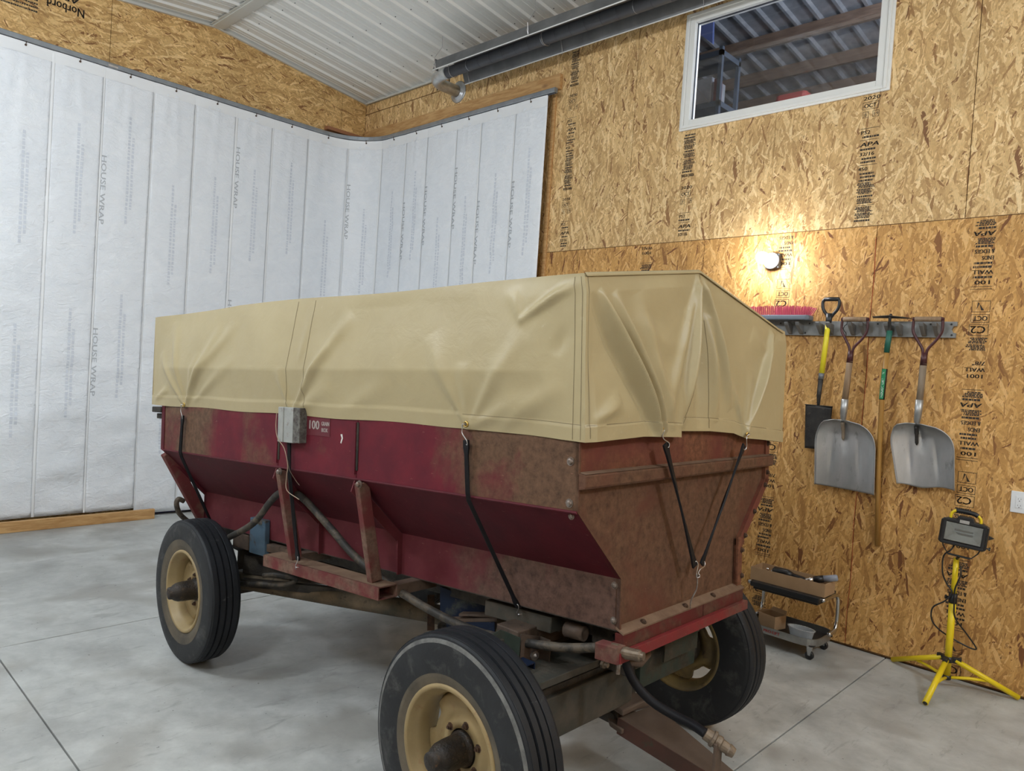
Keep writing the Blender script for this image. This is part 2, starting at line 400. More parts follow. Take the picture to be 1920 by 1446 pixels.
t1 = MB().box((XR_-.05, YB, ZP-.034), (XR_+.05, YG-.001, ZP-.02)); t1.box((XR_-.075, YB, ZP-.024), (XR_+.075, YG-.001, ZP-.018)); st(t1, 'trim_1', M['trim'])
t2 = MB()
for a, b in ((XL, XR_), (XR_, XW)):
    t2.add([(x, yy, ceil_z(x)+dz) for x in (a, b) for yy, dz in ((YG-.002, -.034), (YG-.03, -.034), (YG-.03, -.028), (YG-.008, -.028), (YG-.008, .0), (YG-.002, 0))],
           [(i, (i+1) % 6, 6+(i+1) % 6, 6+i) for i in range(6)])
st(t2, 'trim_2', M['trim'])
st(MB().box((XW-.03, YB, ZE-.036), (XW-.001, YG-.03, ZE-.026)).box((XW-.009, YB, ZE-.036), (XW-.001, YG-.03, ZE+.0)), 'trim_3', M['trim'])
# handwriting at the top strip of the wall
h = MB(); put_text(h, 'TALL', lambda a, b: Vector((XW-.001, 6.17-a, 4.515+b)), 0, 0, width=.27, h=.085, bold=.006); h.obj('written_word', M['ink'], wall_r)

# ---- printed stamps on the sheets
def dash_block(mb, fn, x0, x1, y, hh, n=None):
    """a row of small illegible print: broken marks"""
    x = x0
    while x < x1:
        wd = random.uniform(.005, .018)
        if x+wd > x1: wd = x1-x
        mb.add([fn(x, y), fn(x+wd, y), fn(x+wd, y+hh), fn(x, y+hh)], [(0, 1, 2, 3)]); x += wd+random.uniform(.0015, .004)
def frame2(mb, fn, x0, y0, x1, y1, t_=.0025):
    for a, b, c_, d in ((x0, y0, x1, y0+t_), (x0, y1-t_, x1, y1), (x0, y0, x0+t_, y1), (x1-t_, y0, x1, y1)):
        mb.add([fn(a, b), fn(c_, b), fn(c_, d), fn(a, d)], [(0, 1, 2, 3)])
def stamp(yc, ztop, zbot, flip, wd=.115, mat_=None, seq=0):
    mb = MB(); rs = random.Random(int(yc*100)+seq)
    def fn(a, b):      # a to the right in the photo (-y), b up; flip = sheet hung upside down
        return Vector((XW-.0008, yc-(a if not flip else -a), (zb_+b) if not flip else (zb_+hh_-b)))
    items = ['bar', ('PS2', .5), 'd', 'bar', 'APA', 'd', ('32/16', .8), 'd', 'd', 'bar', ('450', .5), 'd', 'd', 'd', 'dd', 'dd', 'd', 'dd', 'bar', 'dd', 'dd', 'd', ('MADE IN CANADA', 1), 'gap', ('2020', .9), 'OCT', 'n', 'gap']
    items_low = ['bar', 'dd', 'd', 'APA', 'dd', 'd', ('& EDGES', .9), ('ENDS', .55), 'd', 'd', ('WALL', .95), 'd', ('100', .8), 'bar', 'bar', 'gap', 'V', 'OCT', 'C2', 'dd', 'dd', 'gap', ('7/8"', .6), ('WALL', .95), ('1001', .8), 'gap']
    seqs = items_low if flip else items
    k = rs.randrange(len(seqs)) if seq == 0 else seq
    z = ztop
    while z > zbot+.02:
        it = seqs[k % len(seqs)]; k += 1
        hh_ = {'bar': .01, 'd': .018, 'dd': .036, 'gap': .05, 'APA': .04, 'OCT': .055, 'n': .05, 'V': .075, 'C2': .075}.get(it, .036) if isinstance(it, str) else .034
        zb_ = z-hh_; x0, x1 = -wd/2, wd/2
        if it == 'bar': mb.add([fn(x0, .002), fn(x1, .003), fn(x1, .0055), fn(x0, .005)], [(0, 1, 2, 3)])
        elif it == 'd': dash_block(mb, fn, x0+rs.uniform(0, .02), x1-rs.uniform(0, .02), .003, .012)
        elif it == 'dd':
            for q in range(4): dash_block(mb, fn, x0+rs.uniform(0, .015), x1-rs.uniform(0, .03), .002+q*.009, .007)
        elif it == 'APA': put_text(mb, 'APA', fn, x0, .006, width=wd, h=.026, bold=.0035, slant=.25)
        elif it == 'OCT': frame2(mb, fn, x0, .004, x0+wd*.85, .052); put_text(mb, 'OCT', fn, x0+.008, .014, width=wd*.66, h=.028, bold=.0025)
        elif it == 'C2': frame2(mb, fn, x0, .004, x0+wd*.9, .07); put_text(mb, 'C2', fn, x0+.012, .014, width=wd*.7, h=.042, bold=.003)
        elif it == 'V':
            frame2(mb, fn, x0, .004, x0+wd*.85, .07)
            mb.add([fn(x0+.03, .06), fn(x0+.045, .06), fn(x0+.055, .02), fn(x0+.07, .06), fn(x0+.062, .012)], [(0, 1, 2), (2, 3, 4), (0, 2, 4)])
        elif it == 'n':
            frame2(mb, fn, x0+.005, .006, x0+.04, .044); put_text(mb, '8', fn, x0+.014, .014, h=.022)
            frame2(mb, fn, x0+.065, .006, x0+.105, .044); put_text(mb, '19', fn, x0+.069, .014, width=.03, h=.022)
        elif it != 'gap': put_text(mb, it[0], fn, x0, .006, width=wd*it[1], h=.023, bold=.0022)
        z -= hh_+.004
    return mb.obj('printed_stamp', mat_ or M['ink'], wall_r)
stamp(4.235, 4.46, 2.72, False, .10, seq=13)
stamp(3.032, 3.53, 2.72, False, .105, seq=12)
stamp(1.715, 3.55, 2.72, False, .115, seq=24)
stamp(1.03, 2.69, .05, True, .11, seq=1)
stamp(2.22, 2.69, .10, True, .11, seq=6)
stamp(3.36, 2.69, 1.9, True, .11, seq=23)
stamp(-.2, 2.69, .05, True, .11, seq=4)
# gable wall print
pm = MB()
gf = lambda a, b: Vector((1.995-a, YG-.001, 4.40-b))
gf2 = lambda ang, ox, oz: (lambda a, b: Vector((ox-(a*math.cos(ang)-b*math.sin(ang)), YG-.001, oz-(a*math.sin(ang)+b*math.cos(ang)))))
_o = W(160, 20, 1, YG-.001); f_ = gf2(0, _o.x, _o.z)
put_text(pm, 'Norbord', f_, 0, 0, width=.29, h=.075, bold=.004)
put_text(pm, 'APA', f_, .05, -.075, width=.17, h=.05, bold=.006, slant=.2)
for q in range(9): dash_block(pm, f_, .36, .36+random.uniform(.3, .6), -.11+q*.032, .014)
pm.obj('printed_stamp', M['ink'], wall_g)

# ---- window in the right wall
def ring(mb, x0, x1, a0, a1, b0, b1, t_):
    """rectangular ring in the wall plane (y a0..a1, z b0..b1), thickness t_, depth x0..x1"""
    mb.box((x0, a0, b0), (x1, a0+t_, b1)).box((x0, a1-t_, b0), (x1, a1, b1)).box((x0, a0+t_, b0), (x1, a1-t_, b0+t_)).box((x0, a0+t_, b1-t_), (x1, a1-t_, b1)); return mb
wo = ring(MB(), XW-.018, XW-.001, 1.612, 3.128, 3.557, 4.448, .055); window = st(wo, 'window_1', M['vinyl'], bevel=.004)
ring(MB(), XW-.030, XW+.02, 1.63, 3.11, 3.570, 4.434, .020).obj('casing_bead', M['vinyl'], window, bevel=.003)
ring(MB(), XW-.022, XW+.06, 1.652, 3.088, 3.584, 4.418, .046).obj('sash', M['vinyl'], window, bevel=.004)
ring(MB(), XW+.012, XW+.03, 1.696, 3.044, 3.628, 4.374, .006).obj('gasket', M['gasket'], window)
MB().box((XW+.018, 1.699, 3.631), (XW+.023, 3.041, 4.371)).obj('pane', M['glass'], window)
# ---- loft room behind the window
M['loft_steel'] = mottled('loft_steel', (.42, .45, .50), (.55, .58, .63), .3, .7, 9, 3, bump=.05)
M['loft_wall'] = mottled('loft_wall', (.20, .21, .24), (.28, .29, .32), .5, .3, 5, 3, bump=.02)
LX = 11.5
lo = MB()
lo.box((XW+.14, -1.5, 3.2), (LX, 8.2, 3.3)); st(lo, 'floor_loft', M['loft_wall'])
def lz(x): return 5.55-(x-XW)*.09
lr = MB(); yy = 8.1
while yy > -1.4:
    lr.prism([(XW+.14, yy, lz(XW)), (XW+.14, yy-.16, lz(XW)), (XW+.14, yy-.18, lz(XW)-.03), (XW+.14, yy-.21, lz(XW)-.03), (XW+.14, yy-.2286, lz(XW)), (XW+.14, yy-.2286, lz(XW)+.02), (XW+.14, yy, lz(XW)+.02)], (LX-XW-.14, 0, lz(LX)-lz(XW))); yy -= .2286
st(lr, 'ceiling_loft', M['loft_steel'])
st(MB().box((LX, -1.5, 3.2), (LX+.1, 8.2, 5.9)).box((XW+.14, 8.1, 3.2), (LX, 8.2, 5.9)).box((XW+.14, -1.6, 3.2), (LX, -1.5, 5.9)), 'wall_loft', M['loft_wall'])
for x in (6.55, 7.3, 8.0, 8.6, 9.2, 10.0):
    MB().box((x, -1.4, lz(x)-.15), (x+.045, 8.1, lz(x)-.02)).obj('purlin', M['lumber_far'], bpy.data.objects['ceiling_loft'])

# ================================================================== WAGON MATERIALS
def painted(name, c1, c2, rustc, lo, hi, scale=3., rough=.55, ygr=None, seed=0, metal=0, chips=.66):
    m = mat(name, c1, rough+.08, metal, spec=.22); t = NT(m); v = t.coord('World', (1, 1, 1), (0, 0, 0), (seed, seed*2, seed))
    n = t.noise(v, 9, 5, .6); c = t.ramp(n, [(.35, c1), (.65, c2)])
    r = t.noise(v, scale, 6, .62, .3)
    if ygr:
        # where the paint has worn through depends on the place along the box
        sep = t.new('ShaderNodeSeparateXYZ'); t.lk(t.coord('World'), sep.inputs[0])
        g_ = t.ramp(t.math('DIVIDE', sep.outputs[1], 5.), ygr); r = t.math('ADD', r, t.math('SUBTRACT', g_, .5))
    rn = t.noise(v, 34, 6, .7); rc = t.ramp(rn, [(.3, tuple(x*.55 for x in rustc)), (.5, rustc), (.75, tuple(min(1, x*1.5) for x in rustc))])
    c = t.mix(t.ramp(r, [(lo, 0.), (hi, 1.)]), c, rc)
    ch = t.noise(t.coord('World', (5, 1.2, 5)), 16, 5, .7); c = t.mix(t.ramp(ch, [(chips, 0.), (chips+.06, .55)]), c, (.30, .16, .12))
    t.col(c); t.bump(rn, .25, .0025); return m
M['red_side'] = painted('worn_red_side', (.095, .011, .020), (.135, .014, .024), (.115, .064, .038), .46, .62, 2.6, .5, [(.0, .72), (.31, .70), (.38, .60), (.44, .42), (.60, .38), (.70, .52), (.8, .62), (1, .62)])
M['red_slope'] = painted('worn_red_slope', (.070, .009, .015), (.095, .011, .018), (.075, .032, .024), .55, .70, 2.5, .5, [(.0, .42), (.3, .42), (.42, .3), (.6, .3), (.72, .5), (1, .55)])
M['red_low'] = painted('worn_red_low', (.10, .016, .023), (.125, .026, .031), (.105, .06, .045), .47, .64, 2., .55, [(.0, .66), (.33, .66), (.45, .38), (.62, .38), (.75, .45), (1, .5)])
M['end_rust'] = painted('rusted_end_sheet', (.115, .040, .025), (.095, .042, .027), (.112, .058, .034), .36, .52, 2.6, .62)
M['end_rust_hi'] = painted('rusted_end_upper', (.115, .035, .026), (.15, .042, .03), (.15, .062, .034), .40, .56, 2.6, .62)
M['red_beam'] = painted('red_beam', (.19, .022, .024), (.16, .026, .026), (.12, .06, .045), .50, .64, 5, .55)
M['red_dusty'] = painted('red_dusty', (.135, .026, .028), (.12, .036, .032), (.15, .09, .065), .42, .6, 6, .7)
M['plank'] = painted('red_plank', (.11, .018, .016), (.085, .02, .016), (.09, .045, .03), .5, .65, 6, .7)
M['dust_top'] = mottled('dust', (.13, .075, .045), (.19, .12, .075), .85, 0, 14, 5, bump=.2)
M['green'] = painted('worn_green', (.026, .036, .028), (.040, .052, .041), (.05, .040, .028), .44, .58, 7, .6)
M['grime'] = mottled('greasy_dark_steel', (.016, .014, .012), (.055, .045, .034), .65, .2, 12, 6, bump=.5, bdist=.006)
M['tube_dirt'] = mottled('dirty_tube', (.045, .042, .028), (.16, .115, .07), .75, 0, 7, 7, bump=.3, c3=(.02, .018, .014))
M['deck'] = mottled('dusty_dark_steel', (.030, .030, .024), (.075, .062, .046), .75, .1, 9, 6, bump=.35, c3=(.03, .045, .035))
M['brown'] = mottled('brown_steel', (.055, .038, .028), (.13, .085, .058), .7, .1, 8, 6, bump=.3, c3=(.03, .02, .016))
M['tongue'] = mottled('tongue_steel', (.12, .085, .062), (.075, .05, .036), .68, .1, 5, 6, bump=.3)
M['tongue_side'] = mottled('tongue_side', (.085, .035, .024), (.05, .026, .018), .68, .1, 7, 6, bump=.3, c3=(.05, .05, .032))
M['blue'] = painted('worn_blue', (.006, .012, .032), (.009, .017, .040), (.05, .055, .05), .56, .66, 6, .5)
M['blue_pale'] = painted('pale_blue_plate', (.07, .11, .15), (.05, .09, .13), (.07, .06, .05), .55, .66, 10, .6)
M['hub'] = mottled('hub_grime', (.008, .006, .005), (.03, .02, .012), .5, .1, 22, 6, bump=.6, c3=(.12, .06, .025), bdist=.006)
M['bolt'] = mottled('dull_bolt', (.30, .28, .26), (.18, .13, .10), .45, .7, 40, 3, bump=.1)
M['bolt_dark'] = mottled('rusty_bolt', (.10, .055, .035), (.05, .03, .02), .6, .4, 40, 3, bump=.2)
M['rim'] = mottled('cream_rim', (.36, .265, .125), (.26, .19, .09), .5, .1, 5, 6, bump=.1, c3=(.26, .15, .07))
M['rim_dirty'] = mottled('ochre_rim', (.27, .19, .065), (.13, .095, .05), .6, .1, 6, 6, bump=.2, c3=(.06, .045, .03))
def rubber(name, c1, c2, dust, lo=.52, hi=.70):
    m = mat(name, c1, .6, spec=.35); t = NT(m); v = t.coord('World')
    n = t.noise(v, 7, 6, .6); c = t.ramp(n, [(.3, c1), (.7, c2)]); d = t.noise(v, 11, 6, .7, .4)
    c = t.mix(t.ramp(d, [(lo, 0.), (hi, .8)]), c, dust); t.col(c); t.bump(t.noise(v, 70, 5), .25, .003); return m
M['tyre'] = rubber('tyre_rubber', (.013, .014, .016), (.022, .024, .027), (.075, .075, .072))
M['tread'] = rubber('tyre_tread', (.008, .0095, .012), (.015, .017, .021), (.10, .10, .10), .62, .72)
M['tyre_dust'] = mottled('dusty_sidewall', (.12, .098, .068), (.06, .052, .04), .75, 0, 7, 6, bump=.15)
M['tyre_scuff'] = mottled('scuffed_shoulder', (.17, .17, .16), (.09, .09, .088), .7, 0, 22, 5, bump=.2)
M['hose'] = rubber('hose_rubber', (.022, .021, .02), (.036, .032, .027), (.12, .095, .068), .48, .62)
M['strap'] = mat('black_strap', (.006, .006, .008), .6, spec=.25)
M['wire'] = mat('zinc_wire', (.55, .55, .56), .3, 1)
M['brass'] = mat('brass', (.55, .38, .12), .3, 1)
M['zinc_box'] = mottled('white_metal_box', (.40, .41, .39), (.30, .31, .30), .5, .2, 12, 5, bump=.1, c3=(.22, .17, .13))
M['zinc_strip'] = mottled('speckled_strip', (.17, .165, .15), (.06, .05, .045), .6, .3, 60, 4, bump=.2)
M['decal_white'] = mat('decal_white', (.38, .34, .31), .6)
M['decal_red'] = mat('decal_red', (.11, .014, .022), .5)
M['white_chip'] = mat('white_chip', (.6, .58, .55), .6)
M['fit'] = mottled('hose_fitting', (.13, .10, .075), (.22, .17, .12), .5, .5, 24, 5, bump=.3)
# tarp
m = mat('tan_tarp', (.44, .36, .215), .42, spec=.45); t = NT(m); v = t.coord('World')
n = t.noise(v, 3, 5, .6); c = t.ramp(n, [(.3, (.385, .318, .180)), (.7, (.43, .358, .205))])
sc_ = t.noise(t.coord('World', (1, 1, 1), (0, 0, 0), (5, 5, 5)), 26, 4, .6); c = t.mix(t.ramp(sc_, [(.68, 0.), (.75, .35)]), c, (.52, .45, .30)); t.col(c)
t.bump(t.math('ADD', t.noise(v, 9, 5, .6, .7), t.math('MULTIPLY', t.noise(v, 300, 2), .03)), .12, .02); M['tarp'] = m
M['thread'] = mat('dark_thread', (.21, .17, .10), .8)

# ================================================================== WAGON
HW, CB = .70, .25
wagon = thing('grain_wagon', (2.5, 2.8, 0), 'old dark red steel gravity grain wagon on four rubber tyres, rusted near end', 'wagon')
def P(mb, name, m_, **k): return mb.obj(name, m_, wagon, **k)
ZC, ZA, ZT = .175, .425, .80
vs_ = [(0, 1.065), (1.069, 1.608), (1.612, BL)]
for i, (v0, v1) in enumerate(vs_):
    for sgn in (-1, 1):
        f = lambda u, v, w_: B(sgn*u, v, w_)
        mb = MB(); q = [(HW, ZT), (HW, ZA), (HW-.004, ZA), (HW-.004, ZT)]
        mb.prism([f(HW, v0, ZT), f(HW, v0, ZA), f(HW-.004, v0, ZA), f(HW-.004, v0, ZT)], f(0, v1, 0)-f(0, v0, 0)); P(mb, 'side_panel', M['red_side'])
for sgn in (-1, 1):
    f = lambda u, v, w_: B(sgn*u, v, w_)
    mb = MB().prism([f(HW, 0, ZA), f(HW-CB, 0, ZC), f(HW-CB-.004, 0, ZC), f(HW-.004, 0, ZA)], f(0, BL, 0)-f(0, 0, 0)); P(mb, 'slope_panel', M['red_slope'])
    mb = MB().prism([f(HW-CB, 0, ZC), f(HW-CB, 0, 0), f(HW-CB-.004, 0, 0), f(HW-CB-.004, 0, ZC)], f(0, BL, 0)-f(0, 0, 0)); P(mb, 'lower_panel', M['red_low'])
    # rolled fold line and the dark joint strips
    mb = MB().tube([f(HW, 0, ZA), f(HW, BL, ZA)], .005, 8); P(mb, 'fold_bead', M['red_slope'])
    for v0 in (1.067, 1.61):
        MB().box((HW-.002, v0+.004, ZA+.02), (HW+.008, v0+.016, .655), f).obj('joint_flange', M['red_side'], wagon)
        MB().box((HW-.001, v0-.008, ZA+.035), (HW+.0035, v0+.004, .655), f).obj('joint_gap', M['grime'], wagon)
MB().box((-HW+CB, 0, -.004), (HW-CB, BL, 0), B).obj('floor_sheet', M['grime'], wagon)
# end sheets
for v0, nm in ((.012, 'end_sheet'), (BL-.012, 'end_sheet')):
    mb = MB().prism([B(-HW, v0, ZT), B(-HW, v0, ZA), B(-HW+CB, v0, ZC), B(-HW+CB, v0, 0), B(HW-CB, v0, 0), B(HW-CB, v0, ZC), B(HW, v0, ZA), B(HW, v0, ZT)], B(0, .004, 0)-B(0, 0, 0)); P(mb, nm, M['end_rust'])
mb = MB().box((-HW+.002, .004, .545), (HW-.002, .012, ZT), B); P(mb, 'upper_end_sheet', M['end_rust_hi'])
# pressed shelf rib across the near end
mb = MB().prism([B(-HW, .012, .552), B(-HW, -.026, .546), B(-HW, -.029, .540), B(-HW, -.029, .508), B(-HW, -.024, .500), B(-HW, .012, .494)], B(2*HW-.012, 0, 0)-B(0, 0, 0)); P(mb, 'pressed_rib', M['end_rust'], bevel=.003)
mb = MB().add([B(-HW+.002, -.0265, .5475), B(HW-.015, -.0265, .5475), B(HW-.015, .011, .5535), B(-HW+.002, .011, .5535)], [(0, 1, 2, 3)]); P(mb, 'rib_dust', M['dust_top'])
# corner flanges of the near end (side sheet turned round the corner)
def fl_strip(sgn, a, b, w_, d0, d1, name, m_):
    (u0, w0), (u1, w1) = a, b
    dx, dz = u1-u0, w1-w0; L = math.hypot(dx, dz); nx, nz = -dz/L*w_, dx/L*w_
    mb = MB().prism([B(sgn*u0, d0, w0), B(sgn*u1, d0, w1), B(sgn*(u1+nx), d0, w1+nz), B(sgn*(u0+nx), d0, w0+nz)], B(0, d1, 0)-B(0, d0, 0)); return P(mb, name, m_)
OUT = [((HW, ZT), (HW, ZA)), ((HW, ZA), (HW-CB, ZC)), ((HW-CB, ZC), (HW-CB, 0))]
for a, b in OUT: fl_strip(1, b, a, .038, -.004, .012, 'corner_flange', M['end_rust_hi'])
for a, b in OUT: fl_strip(-1, b, a, .008, -.003, .012, 'corner_flange', M['end_rust'])
for sgn in (-1, 1):
    for a, b in OUT: fl_strip(sgn, b, a, .035, BL-.012, BL+.012, 'far_flange', M['red_slope'])
MB().prism([B(.40, -.012, .02), B(.438, -.012, .02), B(.438, -.012, .17), B(.46, -.012, .19), B(.40, -.012, .215)], B(0, .012, 0)-B(0, 0, 0)).obj('corner_plate', M['end_rust_hi'], wagon, bevel=.002)
def boltat(c, axis, r=.010, h=.006, m_='bolt', nm='bolt'):
    mb = MB().lathe(c, axis, [(-.001, r*1.35), (h*.2, r*1.35), (h*.2, r), (h, r*.85), (h*1.3, r*.4), (h*1.3, .0002)], 10)
    return mb.obj(nm, M[m_], wagon, smooth=False)
ax_s = (B(-1, 0, 0)-B(0, 0, 0)); ax_e = (B(0, -1, 0)-B(0, 0, 0))
for v, w_ in ((.03, .585), (.03, .452)): boltat(B(-HW-.0005, v, w_), ax_s, .011)
boltat(B(-HW+.012, .03, .41), ax_s, .009)
for v, w_ in ((.022, .15), (.022, .03)): boltat(B(-HW+CB-.0005, v, w_), ax_s, .010)
for u, w_ in ((.682, .60), (.682, .47), (.66, .415), (.56, .305), (.475, .21), (.43, .155), (.435, .045)): boltat(B(u, -.013 if u < .46 else -.005, w_), ax_e, .009, .008, 'bolt_dark')
# bottom angle, plank and red beam below the near end
mb = MB().prism([B(-HW+CB-.002, -.020, -.006), B(-HW+CB-.002, .012, .012), B(-HW+CB-.002, .012, .004), B(-HW+CB-.002, -.018, -.012)], B(.902, 0, 0)-B(0, 0, 0)); P(mb, 'bottom_ledge', M['dust_top'])
for u0, u1 in ((-.445, .10), (.104, .448)):
    mb = MB().box((u0, -.016, -.062), (u1, .02, -.010), B); P(mb, 'plank', M['plank'], bevel=.004)
mb = MB().box((-.49, -.034, -.096), (.455, .06, -.060), B); P(mb, 'end_beam', M['red_beam'], bevel=.002)
MB().box((-.50, -.030, -.098), (-.452, .06, -.040), B).obj('beam_end_block', M['red_dusty'], wagon, bevel=.004)
for u in (-.31, -.02, .2): boltat(B(u, -.006, .004), (0, -.4, 1), .009, .006, 'bolt_dark')
MB().lathe(B(-.462, -.01, -.095), (0, 0, -1), [(0, .013), (.012, .013), (.012, .008), (.045, .008), (.045, .0003)], 8).obj('bolt', M['bolt'], wagon)
# ribs under the fold and the struts to the outer sill
for v0 in (1.07, 1.615):
    for sgn in (-1, 1):
        f = lambda u, v, w_: B(sgn*u, v, w_)
        mb = MB().prism([f(HW+.004, v0, ZA-.005), f(HW-CB, v0, ZC-.005), f(HW-CB+.032, v0, ZC-.03), f(HW+.02, v0, ZA-.05)], f(0, v0+.006, 0)-f(0, v0, 0))
        mb.prism([f(HW-CB, v0, ZC), f(HW-CB, v0, 0), f(HW-CB+.022, v0, 0), f(HW-CB+.026, v0, ZC-.025)], f(0, v0+.006, 0)-f(0, v0, 0)); P(mb, 'rib', M['red_low'])
        s_ = B(sgn*(HW-.005), v0-.03, ZA-.01); e_ = B(sgn*.615, v0-.03, .005)
        MB().bar(s_, e_, .052, .034, (0, 1, 0)).obj('strut', M['red_dusty'], wagon, bevel=.003)
        if sgn < 0: boltat(s_+Vector((-.018, -.012, -.005)), ax_s, .012, .012)
for sgn in (-1, 1):
    f = lambda u, v, w_: B(sgn*u, v, w_)
    mb = MB(); a0, a1, b0, b1 = .57, .665, .955, 1.76          # open-ended channel sill
    for (u0, w0, u1, w1) in ((a0, -.004, a1, 0), (a0, -.052, a1, -.048), (a0, -.048, a0+.004, -.004), (a1-.004, -.048, a1, -.004)): mb.box((u0, b0, w0), (u1, b1, w1), f)
    P(mb, 'outer_sill', M['red_dusty'])
    MB().add([f(a0, b0+.002, .0012), f(a1-.008, b0+.002, .0012), f(a1-.008, b1, .0012), f(a0, b1, .0012)], [(0, 1, 2, 3)]).obj('sill_dust', M['dust_top'], wagon)
    MB().box((.30, b0, -.050), (a0, b0+.055, -.004), f).obj('cross_arm', M['brown'], wagon, bevel=.003)
    MB().box((.30, b1-.08, -.050), (a0, b1-.02, -.004), f).obj('cross_arm', M['brown'], wagon, bevel=.003)
# far end braces, hinge bits and hose loop
for sgn in (-1, 1):
    f = lambda u, v, w_: B(sgn*u, v, w_)
    MB().bar(f(.665, BL+.02, .405), f(.40, BL+.05, -.055), .06, .05, (0, 1, 0)).obj('end_brace', M['red_dusty'], wagon, bevel=.004)
    MB().bar(f(.45, BL+.03, .10), f(.30, BL+.30, -.05), .03, .03).obj('end_brace', M['grime'], wagon)
    MB().prism([f(HW-.02, BL, ZA-.04), f(HW-CB, BL, ZC-.02), f(HW-CB, BL, 0), f(.36, BL, 0), f(.40, BL, .16)], f(0, BL+.02, 0)-f(0, BL, 0)).obj('end_gusset', M['red_slope'], wagon)
MB().tube(smooth_path([W(x, y, 1, 4.18) for x, y in ((345, 940), (335, 936), (331, 945), (336, 962), (350, 976), (366, 988))], 5), .014, 10).obj('hose_loop', M['hose'], wagon, smooth=True)
MB().box((-HW-.012, BL+.01, .625), (-HW+.07, BL+.11, .655), B).box((-HW+.01, BL+.02, .59), (-HW+.05, BL+.10, .618), B).obj('latch_bracket', M['grime'], wagon, bevel=.004)
MB().box((-HW-.004, BL-.02, ZA), (-HW+.03, BL+.012, ZT), B).obj('corner_post', M['red_slope'], wagon)
# decal, metal box with wires, chip in the paint
xs0 = -HW-.0015
sg = lambda a, b: B(xs0, 1.395-a, .665-b)
sg2 = lambda a, b: B(xs0-.0012, 1.392-a, .600+b)
mb = MB().box((-HW-.0016, 1.245, .585), (-HW-.0002, 1.42, .66), B); plate = P(mb, 'decal_plate', M['decal_red'])
tx = MB(); put_text(tx, '100', sg2, -.005, .012, width=.078, h=.038, bold=.003)
put_text(tx, 'GRAIN', sg2, .088, .030, width=.053, h=.017, bold=.0018); put_text(tx, 'BOX', sg2, .090, .003, width=.042, h=.017, bold=.0018)
tx.obj('lettering', M['decal_white'], plate)
MB().add([B(xs0, 1.175, .60), B(xs0, 1.163, .602), B(xs0, 1.158, .585), B(xs0, 1.168, .562), B(xs0, 1.174, .566), B(xs0, 1.167, .585)], [(0, 1, 2, 3, 4, 5)]).obj('paint_chip', M['white_chip'], wagon)
bx = MB().box((-HW-.035, 1.455, .545), (-HW-.001, 1.57, .70), B).box((-HW-.040, 1.524, .545), (-HW-.034, 1.530, .70), B); mbx = P(bx, 'metal_box', M['zinc_box'], bevel=.003)
MB().box((-HW-.037, 1.405, .548), (-HW-.001, 1.455, .70), B).obj('speckled_cover', M['zinc_strip'], mbx, bevel=.002)
for k_, pts in enumerate(([(1.565, .672), (1.567, .61), (1.55, .56), (1.50, .52), (1.47, .45), (1.475, .40), (1.47, .34), (1.38, .31)], [(1.47, .47), (1.455, .43), (1.41, .39), (1.38, .37)])):
    MB().tube(smooth_path([B(-HW-.045, a, b) for a, b in pts], 5), .0018, 6).obj('wire', mat('wire_tan', (.36, .27, .19), .6) if k_ == 0 else M['bolt_dark'], wagon)
# hydraulic hose along the side
hp = [(-.50, 2.55, -.075), (-.52, 2.44, -.068), (-.56, 2.22, .006), (-.585, 1.98, .11), (-.60, 1.82, .235), (-.605, 1.74, .285), (-.60, 1.66, .30), (-.59, 1.57, .275), (-.575, 1.40, .17), (-.56, 1.23, .06), (-.545, 1.0, -.03), (-.53, .80, -.085), (-.52, .60, -.115), (-.505, .40, -.115), (-.49, .20, -.095), (-.475, .05, -.062)]
HSP = smooth_path([B(*p) for p in hp], 6)
hose = MB().tube(HSP, .0165, 12).obj('hydraulic_hose', M['hose'], wagon, smooth=True)
he = B(-.478, .06, -.064); hd = (B(-.455, -.13, -.058)-he).normalized()
MB().lathe(he, hd, [(0, .0005), (0, .022), (.035, .022), (.035, .017), (.05, .017), (.05, .024), (.075, .024), (.078, .018), (.10, .018), (.10, .021), (.13, .019), (.15, .019), (.155, .014), (.165, .014), (.165, .0005)], 14).obj('hose_coupling', M['fit'], hose)

